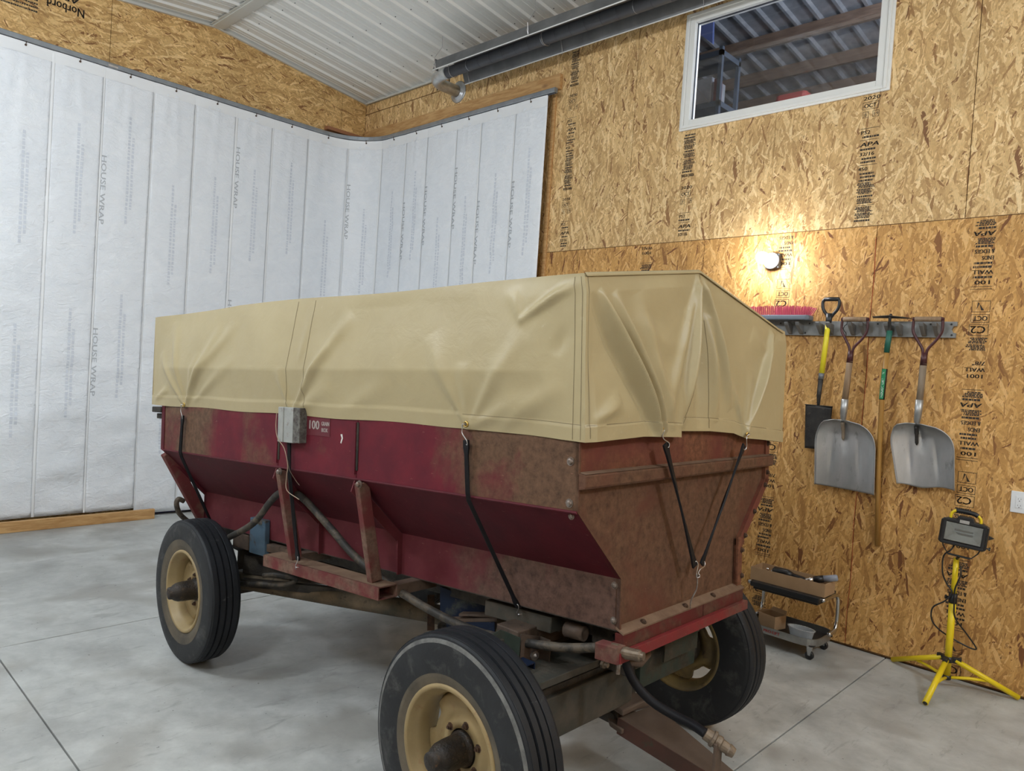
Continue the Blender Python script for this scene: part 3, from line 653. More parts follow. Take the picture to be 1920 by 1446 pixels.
# ---- running gear (level, world coordinates)
FA, RA, ZF, ZR = 1.715, 3.83, .385, .375
def wheel(cx_, cy_, cz_, R_, side, rimmat, spin=0.):
    """side -1: outer face towards -x"""
    ax = (side, 0, 0); O = Vector((cx_, cy_, cz_)); wd = .0825                     # half width of the tyre
    rr = R_*.545
    rp = [(wd*.80, rr*1.06), (wd*.90, rr*1.05), (wd*.92, rr*1.0), (wd*.86, rr*.97), (wd*.66, rr*.955), (wd*.54, rr*.90), (wd*.30, rr*.87), (wd*.05, rr*.855), (-wd*.3, rr*.85), (-wd*.55, rr*.88), (-wd*.62, rr*.95), (-wd*.84, rr*.985), (-wd*.84, rr*1.05), (-wd*.78, rr*1.06), (-wd*.6, rr*1.0), (-wd*.3, rr*.90), (wd*.2, rr*.91), (wd*.6, rr*1.0)]
    mb = MB().lathe(O, ax, rp, 56, closed=True)
    wh = mb.obj('wheel', rimmat, wagon, smooth=True, origin=O)
    # tyre: sidewalls, scuffed shoulder ring, ribbed tread
    def tl(prof, m_, nm): return MB().lathe(O, ax, prof, 72).obj(nm, m_, wh, smooth=True)
    sw = lambda s: [(s*wd*.80, rr*1.0), (s*wd*.86, rr*1.07), (s*wd*.93, rr*1.16), (s*wd*.985, R_*.72), (s*wd*1.0, R_*.80), (s*wd*.985, R_*.87), (s*wd*.955, R_*.915)]
    ty = MB().lathe(O, ax, sw(1)[2:], 72).lathe(O, ax, sw(-1), 72).obj('tyre', M['tyre'], wh, smooth=True)
    tl(sw(1)[:3]+[(wd*.935, rr*1.165), (wd*.952, rr*1.215)]+([(wd*.975, rr*1.27), (wd*.996, rr*1.33)] if R_ < .38 else []), M['tyre_dust'], 'dusty_bead')
    for s in (1, -1): tl([(s*wd*.955, R_*.915), (s*wd*.93, R_*.935), (s*wd*.90, R_*.95)], M['tyre_scuff'] if R_ > .38 and s == 1 else M['tyre'], 'shoulder')
    pr = [(wd*.90, R_*.95), (wd*.885, R_*.965), (wd*.80, R_*.978)]
    for k_ in range(4):
        a = wd*(.80-k_*.40); b = a-wd*.31
        pr += [(a, R_*(.982+.010*min(k_, 3-k_)+.004)), (a-wd*.02, R_*(.988+.006*min(k_, 3-k_))), (b+wd*.02, R_*(.988+.006*min(k_, 3-k_))), (b, R_*.984)]
        if k_ < 3: pr += [(b-.002, R_*.958), (b-wd*.09+.002, R_*.958)]
    pr += [(-wd*.80, R_*.978), (-wd*.885, R_*.965), (-wd*.90, R_*.95)]
    MB().lathe(O, ax, pr, 72).obj('tread', M['tread'], wh)
    # dished disc with four hand holes
    n = 72; vs = []; rings = 6
    a_ = Vector((0, math.cos(spin), math.sin(spin))); b_ = Vector((0, -math.sin(spin), math.cos(spin))); d_ = Vector(ax)
    for k_ in range(n):
        q = 2*PI*k_/n; notch = min(1, max(0, math.cos(4*q)-.1)*2.2)
        ro = rr*(.84-.19*notch)
        for j, (fr, dx) in enumerate(((.30, .002), (.46, .002), (.50, -.010), (.62, -.008), (.78, .002), (None, -.014))):
            r_ = ro if fr is None else min(rr*fr, ro*(.9+.02*j))
            vs.append(O+d_*dx+(a_*math.cos(q)+b_*math.sin(q))*r_)
    fs = [(k_*rings+j, k_*rings+j+1, ((k_+1) % n)*rings+j+1, ((k_+1) % n)*rings+j) for k_ in range(n) for j in range(rings-1)]
    MB().add(vs, fs).obj('disc', rimmat, wh, smooth=True, solid=.006)
    # hub with long dust cap
    MB().lathe(O, ax, [(-.05, .055), (.004, .058), (.012, .058), (.016, .054), (.028, .052), (.070, .051), (.100, .048), (.116, .041), (.126, .033), (.142, .031), (.146, .020), (.148, .0003)], 24).obj('hub', M['hub'], wh, smooth=True)
    for k_ in range(6):
        q = spin+2*PI*(k_+.3)/6; c = O+d_*.002+Vector((0, math.cos(q), math.sin(q)))*(rr*.38)
        MB().lathe(c, ax, [(0, .015), (.003, .014), (.004, .0095), (.012, .009), (.013, .006), (.018, .005), (.018, .0003)], 8).obj('lug_nut', M['bolt_dark'], wh)
    MB().lathe(O, ax, [(-.09, .0005), (-.09, .085), (-.075, .10), (-.03, .10), (-.02, .0005)], 20).obj('brake_hub', M['grime'], wh)
    return wh
wheel(1.667, FA+.005, .388, .388, -1, M['rim'], .35)
wheel(1.667, RA, .372, .372, -1, M['rim'], 1.2)
wheel(3.185, 1.785, .384, .384, 1, M['rim_dirty'], .9)
wheel(3.19, RA, .372, .372, 1, M['rim_dirty'], .1)
G2 = lambda mb, nm, m_, **k_: mb.obj(nm, M[m_], wagon, **k_)
# front axle: box beam with channel bolster above, and king-pin clutter
G2(MB().box((1.86, FA-.12, .36), (2.46, FA+.02, .52)), 'axle_beam', 'deck', bevel=.006)
G2(MB().box((2.50, FA-.125, .40), (2.93, FA+.02, .545)), 'axle_beam', 'green', bevel=.004)
G2(MB().box((2.44, FA-.10, .36), (2.52, FA+.0, .55)), 'axle_collar', 'grime', bevel=.01)
G2(MB().box((1.80, FA-.16, .585), (2.95, FA-.155, .615)).box((1.80, FA-.16, .585), (2.95, FA+.08, .592)).box((1.80, FA+.072, .585), (2.95, FA+.08, .68)), 'bolster_channel', 'deck', bevel=.002)
G2(MB().box((1.82, FA-.10, .52), (3.0, FA+.04, .586)), 'bolster_spacer', 'grime')
G2(MB().box((2.6, FA-.17, .50), (2.86, FA-.162, .62)), 'bolster_plate', 'green')
for x in (2.18, 2.62, 2.85): G2(MB().lathe((x, FA-.165, .60), (0, -1, 0), [(0, .016), (.012, .016), (.012, .009), (.026, .009), (.026, .0004)], 8), 'bolt', 'fit')
G2(MB().obox((2.33, FA-.14, .56), (.055, .02, 0), (-.02, .04, .01), (0, 0, .022)).obox((2.42, FA-.13, .555), (.03, 0, 0), (0, .03, 0), (0, .012, .032)), 'pin_clamp', 'grime', bevel=.006)
G2(MB().tube([(2.30, FA-.16, .575), (2.38, FA-.20, .56), (2.46, FA-.18, .57), (2.50, FA-.14, .60)], .013, 8), 'spring_clip', 'brown', smooth=True)
# blue lift box, brown arms, green angle bracket, square stub
Yp = lambda x, y, d: W(x, y, 1, d)
G2(MB().prism([Yp(825, 1100, 2.32), Yp(947, 1148, 2.03), Yp(950, 1161, 2.03), Yp(825, 1162, 2.32)], (.006, .006, 0)), 'blue_plate', 'blue')
G2(MB().prism([Yp(825, 1166, 2.30), Yp(928, 1167, 2.04), Yp(928, 1189, 2.04), Yp(825, 1190, 2.30)], (.05, .04, 0)), 'blue_channel', 'blue', bevel=.003)
G2(MB().prism([Yp(825, 1161, 2.30), Yp(932, 1160, 2.03), Yp(932, 1166, 2.03), Yp(825, 1167, 2.30)], (.05, .04, 0)), 'dusty_flange', 'brown')
G2(MB().prism([Yp(868, 1151, 2.19), Yp(948, 1153, 2.01), Yp(948, 1159, 2.01), Yp(860, 1155, 2.20)], (.02, .02, 0)), 'dusty_flange', 'brown')
G2(MB().lathe(Yp(832, 1176, 2.28), (-.5, -.8, 0), [(-.01, .026), (.006, .026), (.008, .012), (.022, .010), (.022, .0003)], 14), 'pivot_bolt', 'grime')
G2(MB().prism([Yp(874, 1191, 1.98), Yp(914, 1192, 1.93), Yp(936, 1222, 1.90), Yp(890, 1226, 1.95)], (.03, .05, 0)), 'brown_arm', 'brown', bevel=.004)
br = MB()
c0 = W(928, 1192, 0, 1.93); 
def plate4(mb, pts, off): mb.prism([Vector(p) for p in pts], off)
q1, q2, q3 = Yp(921, 1191, 1.835), Yp(938, 1181, 1.80), Yp(976, 1197, 1.735)
lowz = lambda p, z: Vector((p.x, p.y, z))
plate4(br, [q1, q2, lowz(q2, .50), lowz(q1, .52)], (.004, .003, 0)); plate4(br, [q2, q3, lowz(q3, .53), lowz(q2, .50)], (.004, .003, 0))
G2(br, 'angle_bracket', 'green')
q4, q5 = Yp(978, 1190, 1.74), Yp(1013, 1194, 1.74)
G2(MB().prism([q4, q5, lowz(q5, .545), lowz(q4, .545)], (0, .006, 0)).prism([q5, q5+Vector((0, -.05, 0)), lowz(q5, .55)+Vector((0, -.05, 0)), lowz(q5, .545)], (.005, 0, 0)), 'post_plate', 'brown')
G2(MB().lathe(Yp(1001, 1229, 1.735), (-.2, -1, 0), [(0, .018), (.008, .018), (.009, .010), (.016, .0004)], 12), 'bolt', 'bolt')
sb = MB()
s0 = Yp(992, 1262, 1.68)
for a, b in (((-.03, 0, -.03), (.03, .12, -.026)), ((-.03, 0, .026), (.03, .12, .03)), ((-.03, 0, -.026), (-.026, .12, .026)), ((.026, 0, -.026), (.03, .12, .026))): sb.box(tuple(s0+Vector(a)), tuple(s0+Vector(b)))
G2(sb, 'square_stub', 'blue')
G2(MB().obox(B(-.385, .46, -.055), B(.04, 0, 0)-B(0, 0, 0), B(0, .16, .0)-B(0, 0, 0), (0, 0, .03)), 'lift_bar', 'deck', bevel=.004)
G2(MB().lathe(B(-.40, .22, -.06), B(0, -1, 0)-B(0, 0, 0), [(-.03, .0005), (-.03, .028), (.05, .028), (.05, .020), (.04, .0005)], 16), 'pivot_tube', 'brown', smooth=True)
for v0 in (.32, .10, 2.2): G2(MB().box((-.36, v0, -.10), (.36, v0+.07, -.006), B), 'cross_sill', 'grime', bevel=.004)
for u0 in (-.36, .30): G2(MB().box((u0, .05, -.075), (u0+.06, BL, -.006), B), 'frame_rail', 'grime', bevel=.004)
# long sill across the box between gear and box
G2(MB().box((1.95, FA+.05, .62), (3.05, FA+.16, .70)), 'bolster', 'brown', bevel=.004)
# reach tube from the rear to the front gear
rp_ = smooth_path([(1.83, 3.86, .40), (1.95, 3.62, .402), (2.16, 3.20, .402), (2.37, 2.80, .402), (2.40, 2.68, .41), (2.40, 2.55, .45), (2.40, 2.40, .48), (2.42, 2.05, .47), (2.44, 1.8, .46)], 4)
G2(MB().tube(rp_, .047, 16), 'reach_tube', 'tube_dirt', smooth=True)
G2(MB().tube([(2.40, 2.63, .425), (2.40, 2.60, .435)], .051, 16), 'tube_collar', 'bolt_dark', smooth=True)
rq = smooth_path([(3.2, 3.86, .40), (3.0, 3.5, .402), (2.70, 2.9, .402), (2.55, 2.6, .42), (2.50, 2.3, .46), (2.48, 1.85, .46)], 4)
G2(MB().tube(rq, .047, 14), 'reach_tube', 'tube_dirt', smooth=True)
G2(MB().bar((2.33, 2.70, .52), (2.31, 2.66, .36), .035, .008), 'hanger_strap', 'bolt_dark')
# rear axle and bolster
G2(MB().box((1.80, RA-.06, .32), (3.10, RA+.06, .43)), 'axle_beam', 'grime', bevel=.006)
G2(MB().box((1.86, RA-.07, .46), (3.15, RA-.05, .565)).box((1.86, RA-.07, .56), (3.15, RA+.06, .567)), 'rear_bolster', 'grime', bevel=.003)
G2(MB().bar((1.88, RA-.10, .50), (2.35, 2.95, .50), .03, .10, (0, 0, 1)), 'gear_rail', 'grime')
G2(MB().bar((1.84, RA-.16, .42), (2.20, 3.12, .44), .03, .04, (0, 0, 1)), 'gear_rail', 'grime')
G2(MB().tube(smooth_path([(1.80, 3.62, .43), (1.86, 3.52, .445), (1.93, 3.40, .46), (1.98, 3.36, .49), (1.90, 3.40, .515), (1.86, 3.48, .50)], 5), .013, 8), 'cable_end', 'hose', smooth=True)
for q, z_ in ((3.46, .505), (3.53, .502)): G2(MB().lathe((2.02, q, z_), (-1, -.4, 0), [(0, .013), (.006, .012), (.007, .0003)], 10), 'bolt', 'bolt')
bp = MB().box((-HW+CB-.03, 2.05, -.085), (-HW+CB-.002, 2.19, .10), B); G2(bp, 'pale_blue_bracket', 'blue_pale', bevel=.004)
for v0 in (2.09, 2.15): boltat(B(-HW+CB-.03, v0+(.0), .085), ax_s, .010, .014)
G2(MB().box((-HW+CB-.02, 1.86, -.06), (-HW+CB+.03, 2.05, -.02), B), 'dusty_block', 'brown', bevel=.004)
G2(MB().box((-HW+CB, 2.25, -.09), (-HW+CB+.12, 2.40, -.01), B), 'dusty_block', 'brown', bevel=.004)
# tongue with its clevis and front hose
TZ0, TZ1 = .315, .235
a0, a1, b0, b1 = W(1159, 1346, 2, TZ0), W(1228, 1322, 2, TZ0), W(1307, 1437, 2, TZ1), W(1340, 1416, 2, TZ1)
b0 = a0.lerp(b0, 1.35); b1 = a1.lerp(b1, 1.35); dn = Vector((0, 0, -1))
tg = MB().prism([a0, a1, b1, b0], dn*.005).prism([a1, b1, b1+Vector((-.006, 0, 0)), a1+Vector((-.006, 0, 0))], dn*.06).prism([a0, b0, b0+Vector((.006, 0, 0)), a0+Vector((.006, 0, 0))], dn*.06); G2(tg, 'tongue', 'tongue')
G2(MB().prism([a0+Vector((-.003, 0, .002)), b0+Vector((-.003, 0, .002)), b0+Vector((.001, 0, .002)), a0+Vector((.001, 0, .002))], dn*.064), 'tongue_side', 'tongue_side')
cz = .385
cl = [W(1137, 1294, 2, cz), W(1165, 1291, 2, cz), W(1210, 1303, 2, cz-.01), W(1213, 1312, 2, cz-.015), W(1168, 1333, 2, cz-.03), W(1146, 1318, 2, cz-.02)]
G2(MB().prism(cl, dn*.024), 'clevis', 'tongue', bevel=.006)
G2(MB().prism([p+dn*.075 for p in cl], dn*.02), 'clevis', 'brown', bevel=.004)
G2(MB().prism([W(1088, 1312, 2, .32), W(1120, 1300, 2, .32), W(1150, 1330, 2, .31), W(1142, 1340, 2, .31)], dn*.035), 'steering_arm', 'grime', bevel=.004)
pb = W(1148, 1341, 2, .30)
G2(MB().lathe(pb, (-1, -.25, .05), [(-.03, .028), (.006, .028), (.008, .017), (.022, .017), (.022, .0003)], 14), 'tongue_bolt', 'grime')
G2(MB().tube([pb, W(1222, 1318, 2, .31)], .012, 10), 'tongue_pin', 'brown', smooth=True)
hq = [(2.13, 1.46, .745)]+[tuple(W(x, y, 1, d)) for x, y, d in ((1172, 1240, 1.43), (1190, 1280, 1.39), (1222, 1315, 1.33), (1265, 1342, 1.25), (1300, 1360, 1.18), (1326, 1378, 1.12))]
h2 = G2(MB().tube(smooth_path(hq, 7), .0165, 12), 'front_hose', 'strap', smooth=True)
e0 = W(1322, 1375, 1, 1.125); e1 = W(1376, 1413, 1, 1.04); hl = (e1-e0).length; hd_ = (e1-e0).normalized()
MB().lathe(e0, hd_, [(0, .0005), (0, .021), (hl*.22, .022), (hl*.24, .027), (hl*.32, .028), (hl*.36, .022), (hl*.45, .024), (hl*.52, .024), (hl*.56, .020), (hl*.78, .018), (hl*.82, .021), (hl*.93, .018), (hl, .016), (hl, .0005)], 14).obj('hose_coupling', M['fit'], h2)
pt_ = W(1347, 1392, 1, 1.08); pe = W(1338, 1432, 2, TZ1)
G2(MB().bar(pt_, (pt_.x-.004, pt_.y-.0, TZ1-.01), .042, .012, (0, 1, 0)), 'hose_post', 'brown', bevel=.003)

# ================================================================== TARP
def seg_d(p, a, b):
    ax, ay = a; bx, by = b; dx, dy = bx-ax, by-ay; L2 = dx*dx+dy*dy
    t = max(0, min(1, ((p[0]-ax)*dx+(p[1]-ay)*dy)/L2)); return math.hypot(p[0]-ax-t*dx, p[1]-ay-t*dy), t
def sgn_d(p, a, b):
    ax, ay = a; bx, by = b; L = math.hypot(bx-ax, by-ay); return ((bx-ax)*(p[1]-ay)-(by-ay)*(p[0]-ax))/L
# folds on the long side: (v, w) start at the eyelet, end, height, width at start, width at end
SF = [((2.444, .664), (2.72, .95), .010, .008, .03), ((2.444, .664), (2.60, 1.12), .009, .007, .035), ((2.444, .664), (2.30, .95), .008, .008, .03), ((2.444, .664), (2.12, 1.08), .012, .008, .035), ((2.40, .75), (1.98, 1.10), .009, .01, .04), ((2.35, .70), (1.95, .92), .006, .01, .04),
      ((1.516, .668), (1.24, .97), .014, .009, .03), ((1.36, .84), (1.13, 1.10), .010, .012, .04), ((1.516, .668), (1.60, .87), .008, .01, .03), ((1.516, .668), (1.22, .80), .007, .012, .045), ((1.15, .70), (.85, .82), .006, .03, .05), ((1.45, .9), (1.40, 1.12), .004, .01, .04),
      ((.463, .666), (.66, 1.0), .010, .008, .05), ((.463, .666), (.22, 1.00), .008, .008, .04), ((.463, .666), (.14, .80), .009, .01, .05), ((.463, .666), (.48, .9), .006, .01, .035), ((.30, .68), (.06, .83), .008, .02, .04),
      ((.24, 1.04), (.0, 1.17), .016, .010, .02), ((.24, 1.04), (.30, 1.16), .008, .015, .03), ((.06, 1.0), (.10, .92), -.006, .02, .02), ((2.76, .70), (2.62, .76), .008, .015, .02)]
EF = [((-.30, .665), (-.63, 1.14), .034, .012, .014), ((-.26, .68), (-.55, 1.14), .026, .012, .018), ((-.20, .70), (-.42, 1.15), .012, .02, .04), ((-.335, .675), (-.68, 1.12), -.014, .02, .022), ((-.66, .72), (-.52, .78), .010, .02, .03),
      ((.0, 1.27), (-.12, .68), .026, .012, .03), ((-.02, 1.22), (-.26, .70), .012, .012, .04), ((.04, 1.2), (.02, .68), -.018, .016, .04), ((.05, 1.25), (.27, .75), .022, .014, .026), ((.08, 1.1), (.14, .70), .018, .02, .035), ((.385, .66), (.27, .86), .010, .01, .02),
      ((.385, .655), (.68, 1.13), .024, .012, .014), ((.41, .66), (.73, 1.11), -.010, .014, .016), ((.385, .66), (.44, .92), .008, .008, .03), ((.6, 1.0), (.45, 1.08), .006, .03, .04), ((-.4, 1.05), (-.15, .95), .006, .03, .05)]
def folds(p, F):
    s = 0
    for a, b, h, w0, w1 in F:
        d, t = seg_d(p, a, b); wd = w0+(w1-w0)*t
        s += h*math.exp(-(d/wd)**2)*max(0., math.sin(PI*min(1., t*.93+.07)))**.7*1.1
    return s
def nz(x, y, k, s=0.): return noise.noise(Vector((x*k, y*k, s)))
def side_u(v, w_):
    """how far the tarp side stands out (u, positive outward)"""
    if w_ > .868: base = .730-.045*(w_-.868)/.31
    else: base = .730-.030*(.868-w_)/.2
    kk = min(1, max(0, (v-.06)/.22))*min(1, max(0, (2.75-v)/.2)); base = .704+(base-.704)*kk
    e = min(1, max(0, (1.17-w_)/.05)); ed = min(1, v/.04+.2)*min(1, (2.80-v)/.04+.2)
    dsp = folds((v, w_), SF)*1.15+nz(v, w_, 3.2, 4.1)*.006+nz(v, w_, 9, 1.7)*.0016
    hem = .004 if w_ < zside(v)+.052 else 0
    return base+dsp*e*ed+hem
def zside(v): return .648+.018*min(1, v/.5)+.003*math.sin(v*9)
def zeave(v): return 1.180-.035*max(0, (v-2.0)/.8)+.004*math.sin(v*5)
def Sd(v, w_, off=0): return B(-side_u(v, w_)-off, v+max(0, 1-v/.07)*end_v(-.712, w_), w_)
def zendb(u):
    k = [(-.71, .648), (-.4, .660), (-.16, .652), (-.128, .650), (-.122, .672), (.1, .668), (.3, .655), (.40, .632), (.55, .622), (.78, .604)]
    for (a, za), (b, zb) in zip(k[:-1], k[1:]):
        if u <= b: return za+(zb-za)*max(0, (u-a)/(b-a))
    return k[-1][1]
def roofz(u): # roof line of the near end
    return 1.18+(u+.70)*(1.288-1.18)/.715 if u < .015 else 1.288-(u-.015)*(1.288-1.107)/.82
def end_v(u, w_):
    top = roofz(u); e = min(1, max(0, (top-w_)/.06)); eu = min(1, (u+.715)/.05)*min(1, (.80-u)/.05)
    dsp = folds((u, w_), EF)*1.5+nz(u+7, w_, 3, .3)*.012+nz(u+3, w_, 8, 2.)*.003
    lap = .016*max(0, min(1, (-.115-u)/.02))*max(0, min(1, (.95-w_)/.2)) if u < -.05 else 0
    hem = .004 if w_ < zendb(u)+.05 else 0
    bot = .008*(1-min(1, (w_-.62)/.5))
    return -(.014+bot+(dsp+lap)*e*max(0, eu)+hem)+.010*(1-e)
def Ed(u, w_, off=0): return B(u, end_v(u, w_)-off, w_)
tb = MB()
NV, NW = 300, 70
tb.grid(lambda a, b: Sd(2.81*a, zside(2.81*a)+(zeave(2.81*a)-zside(2.81*a))*b), NV, NW)
def edu(a, b):
    u = -.712+1.50*a; wb = zendb(u); wt = roofz(u); 
    uu = u+(.035 if u > .7 else 0)*b*(u-.7)/.088*1.3+max(0, 1-(u+.712)/.07)*(.712-side_u(0, wb+(wt-wb)*b))
    w_ = wb+(wt-wb)*b; p = Ed(u, w_); 
    return p+(B(uu, 0, 0)-B(u, 0, 0))
tb.grid(edu, 320, 130)
side_top = lambda v: Sd(v, zeave(v))
def roofL(a, b):
    v = 2.81*a; p0 = Sd(v, zeave(v)); sag = -.012*math.sin(PI*b)
    return p0.lerp(B(.015, v, 1.288-.02*a), b)+Vector((0, 0, sag*(1-abs(2*a-1)**6)+nz(v, b, 4, 9.)*.004*math.sin(PI*b)))
tb.grid(roofL, 120, 10)
tb.grid(lambda a, b: B(.015, 2.81*a, 1.288-.02*a).lerp(B(.835, 2.81*a, 1.107-.02*a), b), 60, 10)
tb.grid(lambda a, b: B(.835-.062*b+.004*math.sin(a*40)*b, 2.81*a, (1.107-.02*a)*(1-b)+.604*b), 60, 8)
tb.add([Sd(2.81, zside(2.81)), Sd(2.81, zeave(2.81)), B(.015, 2.81, 1.268), B(.835, 2.81, 1.087), B(.785, 2.81, .604)], [(0, 1, 2, 3, 4)])
tarp = tb.obj('tarp', M['tarp'], smooth=True, origin=B(0, 1.4, .8))
tag(tarp, 'tan tarp with a ridge, stretched over the grain wagon and hooked down with rubber straps', 'tarp')
tarp.data.polygons.foreach_set('use_smooth', [True]*len(tarp.data.polygons))
def thread(pts, r=.0008, nm='stitching', m_='thread'): return MB().tube(pts, r, 5).obj(nm, M[m_], tarp)
R_ = lambda a, b, n: [a+(b-a)*i/n for i in range(n+1)]
thread([Sd(v, zside(v)+.053, .0008) for v in R_(.01, 2.8, 240)])
for vv, tt in ((1.545, -.03), (1.415, -.025)): thread([Sd(vv+tt*(w_-.66)/.5, w_, .0008) for w_ in R_(.66, 1.17, 70)])
for vv in (.012, .034): thread([Sd(vv, w_, .0008) for w_ in R_(.655, 1.17, 60)])
thread([Ed(u, zendb(u)+.052, .0008) for u in R_(-.70, -.13, 60)]); thread([Ed(u, zendb(u)+.052, .0008) for u in R_(-.118, .77, 90)])
thread([Ed(-.69, w_, .0008) for w_ in R_(.66, 1.17, 60)])
thread([Ed(u, roofz(u)-.004, .001) for u in R_(-.69, .80, 110)], .0009)
thread([Ed(.012-.135*t_**1.3, 1.27-.60*t_, .001) for t_ in R_(0, 1, 70)]); thread([Ed(.06+.03*t_, 1.10-.42*t_, .001) for t_ in R_(0, 1, 50)])
# lifted lip of the near roof edge
lp = MB().grid(lambda a, b: B(-.70+1.50*a, -.004-.008*b, roofz(-.70+1.50*a)+.003*(1-b)-.010*b), 110, 2); lp.obj('roof_hem', M['tarp'], tarp, smooth=True, solid=.002)
# eyelets
EY = [(Sd(2.444, .677, .002), Vector((-1, 0, 0))), (Sd(1.516, .680, .002), Vector((-1, 0, 0))), (Sd(.463, .680, .002), Vector((-1, 0, 0))), (Ed(-.298, .682, .002), Vector((0, -1, 0))), (Ed(.385, .650, .002), Vector((0, -1, 0)))]
for p, ax in EY:
    e = MB().lathe(p, ax, [(-.003, .006), (.002, .006), (.003, .009), (0, .012), (-.003, .012)], 18).obj('eyelet', M['brass'], tarp, smooth=True)
    MB().lathe(p, ax, [(.0012, .0002), (.0012, .0062)], 14).obj('eyelet_hole', M['grime'], e)
# rubber straps with wire hooks
def strap(top, bot, label, nrm, hook_end, w0=.013, w1=.008, twist=1, via=None):
    top, bot = Vector(top), Vector(bot); d = (bot-top).normalized(); nrm = Vector(nrm); sd = d.cross(nrm).normalized()
    s = thing('rubber_strap', (top+bot)/2, label, 'strap', 'rubber straps holding the tarp')
    vs = []; n = 26; L = (bot-top).length
    d0 = (via-top).normalized() if via else d; d1 = (bot-via).normalized() if via else d; a0 = top+d0*.055; a1 = bot-d1*.03
    for i in range(n+1):
        t_ = i/n
        if via is None: c = a0.lerp(a1, t_)
        else:
            tv = (a0-via).length/((a0-via).length+(a1-via).length); c = a0.lerp(via, t_/tv) if t_ < tv else via.lerp(a1, (t_-tv)/(1-tv))
        q = twist*PI*(t_ if t_ < .5 else 1-t_)*.9
        ww = w0 if t_ < .06 or t_ > .94 else w1
        x = sd*math.cos(q)+nrm*math.sin(q); y_ = -sd*math.sin(q)+nrm*math.cos(q)
        for j, k_ in ((-1, -1), (1, -1), (1, 1), (-1, 1)): vs.append(c+x*ww*j+y_*.0042*k_)
    fs = [(i*4+j, i*4+(j+1) % 4, (i+1)*4+(j+1) % 4, (i+1)*4+j) for i in range(n) for j in range(4)]+[(3, 2, 1, 0), (n*4, n*4+1, n*4+2, n*4+3)]
    MB().add(vs, fs).obj('strap_band', M['strap'], s, bevel=.0015)
    def hk(a, d_, eye):   # S hook: shaped wire from the band's eye to the eyelet
        pts = [a-d_*.012+sd*.004, a-d_*.018-sd*.009+nrm*.004, a-d_*.002-sd*.011+nrm*.008, a+d_*.022+sd*.010+nrm*.008, a+d_*.040+sd*.012+nrm*.006, eye+nrm*.012+sd*.004, eye-sd*.002, eye-nrm*.003]
        MB().tube(smooth_path(pts, 5), .0019, 7).obj('hook', M['wire'], s, smooth=True)
    hk(a0, -d0, top); hk(a1, d1, hook_end if hook_end is not None else bot)
    return s
nS = Vector((-1, 0, 0)); nE = Vector((0, -1, 0))
strap(EY[0][0], B(-.46, 2.52, -.07), 'black rubber tarp strap on the wagon side nearest its far rear corner', nS, None, via=B(-.716, 2.465, .42))
strap(EY[1][0], B(-.675, 1.47, -.006), 'black rubber tarp strap hooked over the red sill, running past the white metal box', nS, None, via=B(-.718, 1.50, .42))
strap(EY[2][0], B(-.47, .40, -.025), 'black rubber tarp strap on the long red side, closest to the near corner', nS, None, via=B(-.716, .445, .42))
eb = B(-.022, -.052, .128)
strap(EY[3][0], eb+Vector((-.008, 0, .01)), 'thick worn black strap on the rusty end, left arm of the V', nE, eb, .015, .0125, .5)
strap(EY[4][0], eb+Vector((.010, 0, .012)), 'thin black strap on the rusty end, right arm of the V', nE, eb, .013, .009, .6)
mb = MB().tube(smooth_path([eb+Vector((0, 0, .006)), eb+Vector((-.008, 0, 0)), eb+Vector((0, 0, -.008)), eb+Vector((.002, 0, -.05)), B(-.022, -.030, .030), B(-.022, -.028, -.002)], 5), .0028, 7); P(mb, 'end_hook', M['bolt'], smooth=True)

# ================================================================== CURTAIN AND ITS TRACK
ZT_, ZB_ = 4.088, .035
PX0, RC = -4.6, .52
CXR, CYG = 4.845, 7.315
def path(s):
    """curtain line: along the gable wall, round the corner, along the right wall; returns point, outward normal"""
    L1 = CXR-RC-PX0; L2 = RC*PI/2
    if s < L1: return Vector((PX0+s, CYG, 0)), Vector((0, -1, 0))
    if s < L1+L2:
        a = (s-L1)/RC; c = Vector((CXR-RC, CYG-RC, 0)); n_ = Vector((math.sin(a), math.cos(a), 0)); return c+n_*RC, -n_
    return Vector((CXR, CYG-RC-(s-L1-L2), 0)), Vector((-1, 0, 0))
L1 = CXR-RC-PX0; L2 = RC*PI/2
def s_of_x(x): return x-PX0
def s_of_y(y): return L1+L2+(CYG-RC-y)
seams = [s_of_x(x) for x in (1.712, 2.111, 2.536, 2.923, 3.336, 3.732, 4.151)]+[L1+L2*.36, L1+L2*.86]+[s_of_y(y) for y in (6.48, 6.119, 5.656, 5.302, 4.842, 4.449)]
x = 1.712
pre = []
while x > -4.3: x -= .41; pre.append(s_of_x(x))
seams = sorted(pre+seams)
bulge = {}
def cpt(s, z, k, off=0.):
    s0, s1 = seams[k], seams[k+1]; t_ = (s-s0)/(s1-s0); q, n_ = path(s); r_ = random.Random(k*7+1)
    amp = .004+.003*r_.random(); zz = (z-ZB_)/(ZT_-ZB_)
    prof = math.sin(PI*t_)**.55*amp if 0 < t_ < 1 else 0
    edge = min(1, t_*9, (1-t_)*9)
    # tension creases falling from the hooks, soft horizontal puckers lower down
    cr = 0
    hz = ZT_-.09-z
    if hz > 0:
        ph = t_-.52-.16*hz*(1 if k % 2 else -.6); cr += .010*math.exp(-(ph/.05)**2)*math.exp(-hz/.7)+.007*math.exp(-((t_-.30+.25*hz)/.06)**2)*math.exp(-hz/.5)
    pk = nz(s*.8, z*2.4, 2.3, k*1.3)*.018*(.3+1.1*(1-zz)**1.5)+nz(s*1.6, z*4.4, 3.4, 3+k)*.009*(.4+(1-zz))
    sk = .09*max(0, (1.2-z)/1.2)**2*(1 if s < L1 else 0)          # foot drifts away from the wall
    p = q+n_*(prof+(cr+pk)*edge+sk*.3+off); p.z = z; return p
